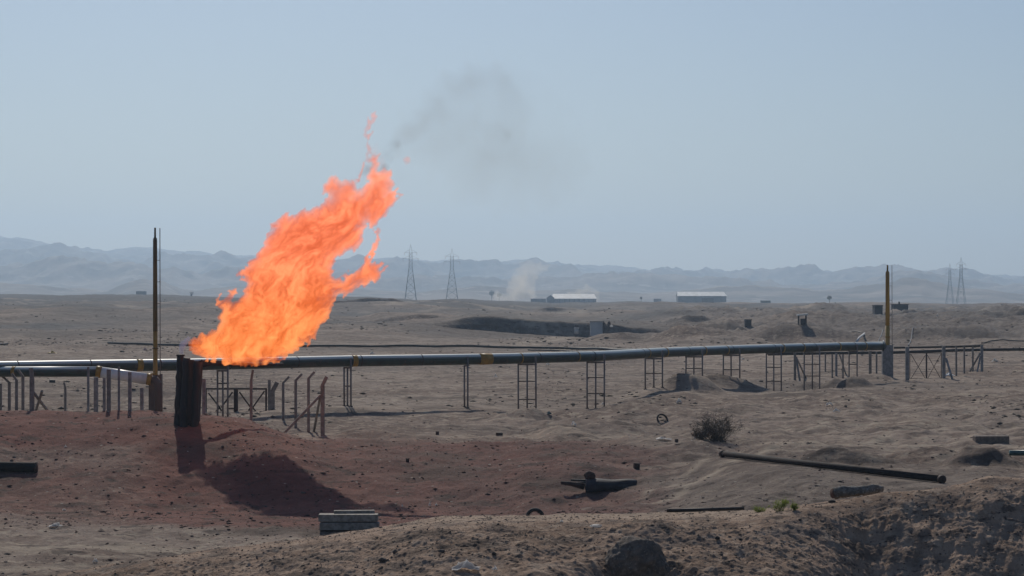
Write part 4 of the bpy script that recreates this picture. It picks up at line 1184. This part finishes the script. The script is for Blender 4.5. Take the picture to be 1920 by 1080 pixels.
# warehouses
def warehouse(px0, px1, reave, rridge, rbase, Y, depth, wall, label, gable=False):
    A = P(px0, reave, Y); B = P(px1, rbase, Y); zr = P(px0, rridge, Y).z
    root = empty('warehouse', ((A.x + B.x) / 2, Y, B.z), label, 'warehouse')
    x0, x1, ze, zb = A.x, B.x, A.z, B.z - 4
    w = MB()
    g0 = [(x0, Y, zb), (x0, Y + depth, zb), (x0, Y + depth, ze), (x0, Y + depth / 2, zr), (x0, Y, ze)]
    g1 = [(x1, a_, b_) for (_, a_, b_) in g0]
    w.add(g0 + g1, [(4, 3, 2, 1, 0), (5, 6, 7, 8, 9), (0, 5, 9, 4), (1, 2, 7, 6)])
    w.build('walls', wall, root)
    rf = MB()
    o_ = 0.6
    for (y0_, y1_) in ((Y - o_, Y + depth / 2), (Y + depth + o_, Y + depth / 2)):
        rf.add([(x0 - o_, y0_, ze), (x1 + o_, y0_, ze), (x1 + o_ - 2, y1_, zr + .15), (x0 - o_ + 1, y1_, zr + .15), (x0 - o_, y0_, ze + .25), (x1 + o_, y0_, ze + .25), (x1 + o_ - 2, y1_, zr + .4), (x0 - o_ + 1, y1_, zr + .4)],
               [(0, 1, 2, 3), (7, 6, 5, 4), (0, 4, 5, 1), (1, 5, 6, 2), (3, 2, 6, 7), (0, 3, 7, 4)])
    rf.build('roof', M['sheet_roof'], root)
    return root, x0, x1, ze, B.z
r_, x0, x1, ze, zb = warehouse(1036, 1118, 560.5, 552, 567, 1750, 16, M['wall_pale'], 'long pale open sided warehouse on the skyline right of the dust plume')
gx = P(1025, 560, 1749); gx1 = P(1039, 560, 1749)
mb = MB(); zt = P(1031, 553, 1749).z; ze_ = P(1031, 558, 1749).z; zb_ = P(1031, 570, 1749).z - 3
mb.add([(gx.x, 1745, zb_), (gx1.x, 1745, zb_), (gx1.x, 1745, ze_), ((gx.x + gx1.x) / 2, 1745, zt), (gx.x, 1745, ze_), (gx.x, 1765, zb_), (gx1.x, 1765, zb_), (gx1.x, 1765, ze_), ((gx.x + gx1.x) / 2, 1765, zt), (gx.x, 1765, ze_)],
       [(0, 1, 2, 3, 4), (9, 8, 7, 6, 5), (0, 5, 6, 1), (1, 6, 7, 2), (2, 7, 8, 3), (3, 8, 9, 4), (4, 9, 5, 0)])
mb.build('gable_end', M['wall_grey'], r_)
for k in range(9):
    xk = x0 + (x1 - x0) * (k + .5) / 9
    MB().box((xk, 1749.6, (ze + zb) / 2 - 2), (0.35, 0.4, ze - zb + 4)).build('column', M['wall_grey'], r_)
r_, x0, x1, ze, zb = warehouse(1271, 1362, 555.5, 548, 569, 1850, 18, M['wall_grey'], 'long grey warehouse with white roof on the skyline right of centre')
xa = P(1316, 560, 1850).x; xb2 = P(1338, 560, 1850).x
MB().box(((xa + xb2) / 2, 1849.8, P(0, 563, 1850).z - 1.0), (xb2 - xa, 0.5, 5.5)).build('door', M['wall_dark'], r_)
hutbox('white_shed', 1226, 1240, 560.5, 567, 1800, 5, M['wall_pale'], 'small white shed on the skyline between the two warehouses', 'shed', M['sheet_roof'])
hutbox('low_building', 995, 1024, 560, 570, 1820, 8, M['wall_grey'], 'low grey building attached to the left of the open sided warehouse', 'building', None)
hutbox('low_building', 1427, 1445, 563.5, 568, 1700, 5, M['palmleaf'], 'low greenish shed on the skyline right of the grey warehouse', 'shed', None)
hutbox('low_building', 255, 272, 546, 556, 1900, 8, M['wall_dark'], 'low dark building on the skyline left of the dark yellow pole', 'building', None)
o_ = empty('water_tank', P(359, 556, 1700), 'tiny white ball shaped tank on the skyline right of the dark yellow pole', 'tank')
MB().tube([P(359, 557, 1700), P(359, 549, 1700)], 0.8, 8).build('stem', M['wall_grey'], o_, True)
MB().tube([P(359, 552, 1700), P(359, 550.5, 1700), P(359, 547.5, 1700), P(359, 546, 1700)], [0.6, 1.5, 1.5, 0.5], 12).build('bowl', M['plastic'], o_, True)

# trees on the skyline
def tree(px, rowb, rowt, Y, wpx, label, seed, group='trees on the skyline'):
    b0 = P(px, rowb, Y); t = P(px, rowt, Y); hh = t.z - b0.z; w = wpx * Y / F
    r = random.Random(seed)
    root = empty('tree', b0, label, 'tree', group)
    tr = MB(); tr.tube([b0 - Vector((0, 0, 2)), b0 + Vector((0.1, 0, hh * .45)), b0 + Vector((0, 0, hh * .8))], [hh * .045, hh * .03, hh * .015], 6)
    for k in range(6):
        a = r.uniform(0, 6.28); tr.tube([b0 + Vector((0, 0, hh * r.uniform(.4, .65))), b0 + Vector((math.cos(a) * w * .3, math.sin(a) * w * .3, hh * r.uniform(.7, .9)))], [hh * .015, hh * .006], 4)
    tr.build('trunk', M['twig'], root)
    cr = MB()
    for k in range(520):
        a = r.uniform(0, 6.28); q_ = r.random() ** .5
        p = b0 + Vector((math.cos(a) * w / 2 * q_, math.sin(a) * w / 2 * q_, hh * (0.68 + 0.32 * r.uniform(-1, 1) * math.sqrt(max(0, 1 - q_ * q_)) * r.uniform(.6, 1))))
        d1 = Vector((r.uniform(-1, 1), r.uniform(-1, 1), r.uniform(-1, 1))).normalized() * w * .06
        d2 = d1.cross(Vector((r.uniform(-1, 1), r.uniform(-1, 1), r.uniform(-1, 1)))).normalized() * w * .045
        cr.add([p - d1, p + d2, p + d1, p - d2], [(0, 1, 2, 3)])
    cr.build('crown', M['palmleaf'], root)
tree(1555, 569, 553, 1500, 9, 'lone dark tree on the skyline between the grey warehouse and the far flare pole', 1)
tree(922, 564, 543, 2600, 10, 'dark tree on the skyline left of the dust plume', 2)
tree(936, 564, 548, 2650, 9, 'smaller dark tree standing close to the dust plume', 3)
tree(1202, 567, 555, 1800, 5, 'thin small tree on the skyline between the two warehouses', 4)

# pylons
def pylon(px, rowb, rowt, Y, wb, label, arms=True):
    b0 = P(px, rowb, Y); t = P(px, rowt, Y); hh = t.z - b0.z + 4; b0.z -= 4
    w0 = wb * Y / F / 2; w1 = w0 * 0.26
    root = empty('pylon', b0, label, 'pylon', 'lattice pylons of the power line')
    cx, cy, cz = b0
    def cor(k, tt):
        # waist at 0.62
        ww = w0 + (w1 - w0) * min(tt / 0.62, 1) if tt < 0.62 else w1 * (1 - 0.15 * (tt - .62) / .38)
        sx, sy = ((-1, -1), (1, -1), (1, 1), (-1, 1))[k]
        return Vector((cx + sx * ww, cy + sy * ww, cz + hh * tt))
    top = 0.86; th = 0.23
    for k in range(4):
        MB().tube([cor(k, 0), cor(k, .62), cor(k, top)], [th, th * .8, th * .6], 5).build('leg', M['pylon'], root)
    la = MB(); lv = [0, .14, .26, .37, .47, .55, .62, .68, .74, .80, .86]
    for i in range(len(lv) - 1):
        for k in range(4):
            la.bar(cor(k, lv[i]), cor((k + 1) % 4, lv[i + 1]), th * .55); la.bar(cor((k + 1) % 4, lv[i]), cor(k, lv[i + 1]), th * .55)
            la.bar(cor(k, lv[i + 1]), cor((k + 1) % 4, lv[i + 1]), th * .5)
    la.build('lattice', M['pylon'], root)
    pk_ = MB()
    for k in range(4): pk_.bar(cor(k, top), Vector((cx, cy, cz + hh)), th * .6)
    pk_.build('peak', M['pylon'], root)
    for tt, L in ((.76, w0 * 1.25), (.86, w0 * 1.0)):
        for s in (-1, 1):
            m = MB(); tip = Vector((cx + s * L, cy, cz + hh * tt))
            for sy in (-1, 1):
                m.bar(Vector((cx + s * w1 * .9, cy + sy * w1 * .9, cz + hh * tt)), tip, th * .6)
                m.bar(Vector((cx + s * w1 * .9, cy + sy * w1 * .9, cz + hh * (tt + .045))), tip, th * .5)
            ar = m.build('crossarm', M['pylon'], root)
            MB().tube([tip, tip - Vector((0, 0, 2.2))], 0.16, 6).build('insulator', M['wall_pale'], root)
pylon(770, 561, 458, 1950, 23, 'lattice pylon rising just right of the flame')
pylon(847.5, 561, 466, 2020, 24, 'lattice pylon second to the right of the flame')
pylon(1781, 571, 494, 2600, 15, 'shorter one of the two lattice pylons near the right edge')
pylon(1802, 571, 482, 2350, 18, 'taller one of the two lattice pylons near the right edge')

# ------------------------------------------------------------------ flame, smoke, dust, haze
def poly_mask(poly, PX, PY):
    inside = np.zeros(PX.shape, bool)
    n = len(poly)
    j = n - 1
    for i in range(n):
        xi, yi = poly[i]; xj, yj = poly[j]
        c = ((yi > PY) != (yj > PY)) & (PX < (xj - xi) * (PY - yi) / (yj - yi + 1e-9) + xi)
        inside ^= c
        j = i
    return inside

def edt(mask):
    """distance inside the mask, in cells"""
    d = np.where(mask, 1e6, 0.0)
    h_, w_ = mask.shape
    o2 = math.sqrt(2)
    for _ in range(2):
        for y_ in range(1, h_):
            d[y_] = np.minimum(d[y_], np.minimum(d[y_ - 1] + 1, np.minimum(np.r_[1e6, d[y_ - 1, :-1]] + o2, np.r_[d[y_ - 1, 1:], 1e6] + o2)))
        for x_ in range(1, w_): d[:, x_] = np.minimum(d[:, x_], d[:, x_ - 1] + 1)
        for y_ in range(h_ - 2, -1, -1):
            d[y_] = np.minimum(d[y_], np.minimum(d[y_ + 1] + 1, np.minimum(np.r_[1e6, d[y_ + 1, :-1]] + o2, np.r_[d[y_ + 1, 1:], 1e6] + o2)))
        for x_ in range(w_ - 2, -1, -1): d[:, x_] = np.minimum(d[:, x_], d[:, x_ + 1] + 1)
    return d

def hull(name, adds, subs, Yd, cell, kthick, tmax, warp, mat, seed, power=0.8, bend=0.5, parent=None, flow=0):
    """closed lumpy body: outline in sight space at distance Yd, real size and thickness"""
    allp = [q for a_ in adds for q in a_]
    x0 = min(q[0] for q in allp) - 12; x1 = max(q[0] for q in allp) + 12
    y0 = min(q[1] for q in allp) - 12; y1 = max(q[1] for q in allp) + 12
    gx = np.arange(x0, x1, cell); gy = np.arange(y0, y1, cell)
    GX, GY = np.meshgrid(gx, gy)
    wx = GX + warp * fbm(GX / 34, GY / 34, seed, 4, .55) + warp * .5 * fbm(GX / 9, GY / 9, seed + 3, 3)
    wy = GY + warp * fbm(GX / 34 + 9, GY / 34, seed + 1, 4, .55) + warp * .5 * fbm(GX / 9 + 4, GY / 9, seed + 4, 3)
    if flow:      # tongues drawn out along the wind
        al = GX * 0.66 - GY * 0.75; ac = GX * 0.75 + GY * 0.66
        q1 = flow * np.clip((700 - GY) / 170, 0.12, 1) * (fbm(ac / 15, al / 75, seed + 11, 4, 0.6))
        wx = wx + q1 * 0.66; wy = wy - q1 * 0.75
    mk = np.zeros(GX.shape, bool)
    for a_ in adds: mk |= poly_mask(a_, wx, wy)
    for a_ in subs: mk &= ~poly_mask(a_, wx, wy)
    mk[0] = mk[-1] = False; mk[:, 0] = mk[:, -1] = False
    d = edt(mk) * cell * Yd / F
    T = np.minimum(kthick * d ** power, tmax) * (1 + 0.25 * fbm(GX / 26, GY / 26, seed + 5, 3))
    T = np.where(mk, np.maximum(T, 0.004), 0)
    YC_ = Yd + bend * fbm(GX / 80, GY / 80, seed + 6, 2)
    yf = YC_ - T * (1 + 0.3 * fbm(GX / 18, GY / 18, seed + 8, 3)); yb2 = YC_ + T * (1 + 0.3 * fbm(GX / 18 + 5, GY / 18, seed + 9, 3))
    XW = (GX - 960) * Yd / F; ZW = H - (GY - ROW0) * Yd / F
    # front and back sheets, sharing the rim vertices (rim = masked cell next to an unmasked one)
    keep = mk
    quad = keep[:-1, :-1] & keep[1:, :-1] & keep[:-1, 1:] & keep[1:, 1:]
    used = np.zeros_like(keep)
    used[:-1, :-1] |= quad; used[1:, :-1] |= quad; used[:-1, 1:] |= quad; used[1:, 1:] |= quad
    full = np.zeros_like(keep)
    full[1:-1, 1:-1] = quad[:-1, :-1] & quad[1:, :-1] & quad[:-1, 1:] & quad[1:, 1:]
    rim = used & ~full
    fi = -np.ones(keep.shape, int); bi = fi.copy()
    fi[used] = np.arange(used.sum())
    nb_ = full.sum()
    bi[full] = used.sum() + np.arange(nb_); bi[rim] = fi[rim]
    yf = np.where(rim, YC_, yf)
    vf = np.stack([XW[used], yf[used], ZW[used]], -1); vb = np.stack([XW[full], yb2[full], ZW[full]], -1)
    V = np.concatenate([vf, vb])
    r_, c_ = np.nonzero(quad)
    qf = np.stack([fi[r_, c_], fi[r_ + 1, c_], fi[r_ + 1, c_ + 1], fi[r_, c_ + 1]], -1)
    qb = np.stack([bi[r_, c_], bi[r_, c_ + 1], bi[r_ + 1, c_ + 1], bi[r_ + 1, c_]], -1)
    # isolated rim-only quads would be degenerate: drop the ones whose corners all are rim
    allrim = rim[r_, c_] & rim[r_ + 1, c_] & rim[r_, c_ + 1] & rim[r_ + 1, c_ + 1]
    Q = np.concatenate([qf[~allrim], qb[~allrim]])
    org = V.mean(0)
    me = bpy.data.meshes.new(name)
    me.vertices.add(len(V)); me.vertices.foreach_set('co', (V - org).astype(np.float32).ravel())
    me.loops.add(Q.size); me.loops.foreach_set('vertex_index', Q.astype(np.int32).ravel())
    me.polygons.add(len(Q)); me.polygons.foreach_set('loop_start', (np.arange(len(Q)) * 4).astype(np.int32))
    me.update(calc_edges=True)
    me.materials.append(mat)
    o = bpy.data.objects.new(name, me); COL.objects.link(o); o.location = tuple(org)
    if parent is not None:
        o.parent = parent; o.matrix_parent_inverse = Matrix.Translation(-parent.location)
    return o

def Z7(l): return [(300 + .4815 * x, 180 + .4815 * y) for x, y in l]
BODY = Z7([(118, 990), (104, 972), (115, 945), (140, 930), (165, 925), (185, 905), (215, 912), (235, 888), (222, 865), (245, 825), (212, 798), (215, 775), (260, 770), (300, 770), (330, 755), (300, 715), (298, 675), (330, 665), (345, 635), (385, 605), (395, 560), (415, 530), (430, 490), (470, 468), (510, 465), (545, 440), (565, 430), (590, 437), (625, 425), (640, 395), (635, 360), (648, 318), (680, 308), (720, 318), (770, 328), (820, 328), (845, 318), (865, 292), (880, 262), (903, 262), (908, 300), (912, 340), (932, 365), (936, 400), (918, 432), (890, 457), (866, 482), (855, 510), (860, 545), (842, 590), (832, 640), (848, 652), (870, 672), (862, 706), (832, 732), (790, 748), (750, 760), (710, 775), (682, 800), (668, 850), (645, 885), (615, 912), (606, 960), (570, 978), (555, 950), (540, 985), (505, 1002), (480, 1040), (440, 1050), (400, 1057), (340, 1050), (280, 1047), (230, 1032), (180, 1036), (140, 1025)])
HOLE1 = Z7([(688, 692), (692, 650), (712, 615), (745, 612), (775, 585), (780, 545), (802, 515), (832, 508), (838, 530), (818, 570), (806, 612), (796, 650), (755, 668), (705, 697)])
HOLE2 = Z7([(838, 385), (850, 360), (872, 352), (884, 368), (872, 405), (850, 420)])
NECK = Z7([(806, 330), (800, 285), (808, 240), (813, 215), (836, 215), (850, 250), (868, 285), (860, 330)])
TIP2 = Z7([(760, 330), (770, 300), (790, 250), (800, 255), (792, 300), (785, 335)])
TIP = Z7([(800, 78), (812, 52), (830, 48), (843, 75), (846, 115), (840, 150), (846, 200), (838, 235), (815, 235), (806, 190), (812, 140), (802, 110)])
VEIL = Z7([(800, 180), (850, 190), (885, 240), (905, 270), (870, 330), (790, 322), (798, 250)])
BLOB = Z7([(946, 240), (960, 222), (980, 230), (982, 255), (965, 278), (950, 270)])

def flame_material(name, sigma, bright, thin=False):
    m = bpy.data.materials.new(name); m.use_nodes = True
    nt = m.node_tree; nt.nodes.clear(); L = nt.links
    out = nt.nodes.new('ShaderNodeOutputMaterial')
    geo = nt.nodes.new('ShaderNodeNewGeometry')
    tc = nt.nodes.new('ShaderNodeTexCoord')
    wz = nt.nodes.new('ShaderNodeSeparateXYZ'); L.new(geo.outputs['Position'], wz.inputs[0])
    # flow runs up to the right: stretch the noise along it and fold it
    v = mapping(nt, tc.outputs['Object'], (1, 1, 1), (0, math.radians(-42), 0))
    wob = nt.nodes.new('ShaderNodeTexNoise'); wob.inputs['Scale'].default_value = 0.45; wob.inputs['Detail'].default_value = 2
    L.new(v, wob.inputs['Vector'])
    va = nt.nodes.new('ShaderNodeVectorMath'); va.operation = 'MULTIPLY_ADD'
    L.new(wob.outputs['Color'], va.inputs[0]); va.inputs[1].default_value = (2.6, 2.6, 2.6); L.new(v, va.inputs[2])
    st_ = mapping(nt, va.outputs[0], (1.0, 1.0, 0.30))
    n1 = noise(nt, st_, 1.7, 7, 0.68)
    n2 = noise(nt, st_, 5.0, 4, 0.7)
    f = nt.nodes.new('ShaderNodeMath'); f.operation = 'MULTIPLY_ADD'; L.new(n2, f.inputs[0]); f.inputs[1].default_value = 0.42; L.new(n1, f.inputs[2])
    dens = ramp(nt, f.outputs[0], (0.54, 0.78, 0.02 if not thin else 0.0, 1.0))
    low = ramp(nt, wz.outputs[2], (4.0, 9.5, 1, 0))        # yellower near the root
    deep = mixc(nt, low, (0.66, 0.085, 0.024), (0.70, 0.10, 0.008))
    hot = mixc(nt, low, (1.24, 0.345, 0.155), (1.28, 0.41, 0.12))
    t = ramp(nt, f.outputs[0], (0.63, 0.81, 0, 1))
    c = mixc(nt, t, deep, hot)
    s = nt.nodes.new('ShaderNodeMath'); s.operation = 'MULTIPLY'; L.new(dens, s.inputs[0]); s.inputs[1].default_value = sigma
    hi_ = ramp(nt, wz.outputs[2], (8.0, 13.5, 1.0, 0.42)); s0 = s; s = nt.nodes.new('ShaderNodeMath'); s.operation = 'MULTIPLY'; L.new(s0.outputs[0], s.inputs[0]); L.new(hi_, s.inputs[1])
    e = nt.nodes.new('ShaderNodeMath'); e.operation = 'MULTIPLY'; L.new(s.outputs[0], e.inputs[0]); e.inputs[1].default_value = bright
    ab = nt.nodes.new('ShaderNodeVolumeAbsorption'); ab.inputs['Color'].default_value = (0, 0, 0, 1); L.new(s.outputs[0], ab.inputs['Density'])
    em = nt.nodes.new('ShaderNodeEmission'); L.new(c, em.inputs[0]); L.new(e.outputs[0], em.inputs[1])
    ad = nt.nodes.new('ShaderNodeAddShader'); L.new(ab.outputs[0], ad.inputs[0]); L.new(em.outputs[0], ad.inputs[1])
    L.new(ad.outputs[0], out.inputs['Volume'])
    m.cycles.volume_step_rate = 0.22
    return m
fl = empty('flame', P(375, 680, YS), 'huge orange gas flame blown to the right from the burnt stack', 'flame')
hull('fire_body', [BODY, TIP, NECK], [HOLE1], YS, 1.3, 1.5, 1.5, 7, flame_material('flame', 3.4, 1.08), 501, 0.95, 0.6, fl, 17)
hull('fire_tongue', [TIP2], [], YS, 1.6, 1.2, .6, 5, flame_material('flame_thin', 4.5, 1.0), 511, 0.9, 0.2, fl)
hull('fire_veil', [VEIL], [], YS + .2, 2.0, 0.8, .7, 6, flame_material('flame_veil', 0.35, 0.95), 521, 1.0, 0.2, fl)
hull('fire_puff', [BLOB], [], YS, 1.6, 1.0, .5, 4, M_puff := flame_material('flame_puff', 2.2, 0.95), 531, 1.0, 0.2, fl)

def smoke_material(name, dens, colr, scale, step=0.5, lo=0.42, hi=0.66, emis=None):
    m = bpy.data.materials.new(name); m.use_nodes = True
    nt = m.node_tree; nt.nodes.clear(); L = nt.links
    out = nt.nodes.new('ShaderNodeOutputMaterial'); tc = nt.nodes.new('ShaderNodeTexCoord')
    f = ramp(nt, noise(nt, tc.outputs['Object'], scale, 3, 0.55, 0.6), (lo, hi, 0.0, 1.0))
    s = nt.nodes.new('ShaderNodeMath'); s.operation = 'MULTIPLY'; L.new(f, s.inputs[0]); s.inputs[1].default_value = dens
    pv = nt.nodes.new('ShaderNodeVolumePrincipled'); pv.inputs['Color'].default_value = (*colr, 1); L.new(s.outputs[0], pv.inputs['Density'])
    pv.inputs['Anisotropy'].default_value = 0.55 if 'dust' in name else 0.0
    L.new(pv.outputs[0], out.inputs['Volume'])
    m.cycles.volume_step_rate = step
    return m
SM1 = [(712, 320), (728, 300), (722, 262), (735, 235), (765, 218), (790, 185), (800, 150), (840, 125), (885, 105), (940, 110), (975, 140), (975, 185), (945, 205), (880, 200), (850, 215), (820, 245), (790, 262), (765, 290), (745, 310)]
SM2 = [(860, 300), (900, 250), (960, 220), (1010, 190), (1060, 220), (1090, 270), (1100, 330), (1070, 375), (1020, 350), (960, 350), (900, 390), (870, 350)]
SM4 = [(700, 330), (690, 300), (720, 240), (780, 160), (850, 105), (940, 90), (1010, 130), (1090, 200), (1120, 290), (1105, 370), (1040, 395), (940, 410), (860, 400), (800, 330), (760, 300)]
SM3 = [(800, 10), (900, -40), (1060, -60), (1060, 30), (1000, 90), (900, 110), (820, 80)]
sm = hull('smoke', [SM1], [], YS + 1.5, 3.0, 0.85, 2.2, 16, smoke_material('smoke', 0.135, (0.50, 0.38, 0.27), 0.35, 0.5, 0.20, 0.70), 541, 1.0, 0.5)
sm2 = hull('smoke', [SM2, SM4], [], YS + 2.5, 3.0, 0.7, 2.4, 22, smoke_material('thin_smoke', 0.06, (0.52, 0.42, 0.30), 0.25, 0.5, 0.25, 0.70), 545, 1.0, 0.5)
tag(sm2, kind='stuff')
tag(sm, kind='stuff')
soot = hull('smoke', [[(672, 325), (690, 300), (715, 285), (735, 250), (760, 245), (760, 275), (742, 292), (728, 318), (705, 335)], [(350, 676), (420, 684), (540, 688), (590, 670), (600, 690), (540, 694), (400, 694)]], [], YS + 0.8, 2.0, 1.2, .8, 5, smoke_material('soot_smoke', 0.5, (0.12, 0.11, 0.11), 1.2), 551, 1.0, 0.2)
tag(soot, kind='stuff')
gj = hull('gas_plume', [[(334, 665), (333, 650), (339, 638), (352, 628), (360, 632), (352, 644), (346, 655), (345, 665)]], [], YS + .2, 1.4, 1.2, .25, 2, smoke_material('gas_plume', 3.0, (0.55, 0.62, 0.85), 3.0, 0.5, 0.2, 0.5), 561, 0.9, 0.05)
tag(gj, kind='stuff')
du = hull('dust_cloud', [[(900, 566), (905, 556), (940, 552), (945, 530), (965, 500), (1000, 480), (1030, 490), (1020, 520), (1000, 540), (1010, 556), (1030, 566), (960, 570)], [(1040, 566), (1060, 545), (1100, 530), (1130, 540), (1125, 566)]], [], 2300, 3.0, 0.9, 22, 12, smoke_material('dust_cloud', 0.038, (1.0, 0.92, 0.80), 0.03, 1.0, 0.25, 0.6), 571, 1.0, 5)
tag(du, kind='stuff')

hz = MB(); hz.box((0, 5200, 130), (14000, 10600, 460)); hm = bpy.data.materials.new('haze_air'); hm.use_nodes = True
nt = hm.node_tree; nt.nodes.clear(); out = nt.nodes.new('ShaderNodeOutputMaterial'); pv = nt.nodes.new('ShaderNodeVolumePrincipled')
pv.inputs['Density'].default_value = 1.75e-4; pv.inputs['Color'].default_value = (0.59, 0.785, 1.0, 1); pv.inputs['Anisotropy'].default_value = 0.48
nt.links.new(pv.outputs[0], out.inputs['Volume'])
hz = hz.build('haze', hm); tag(hz, kind='stuff')
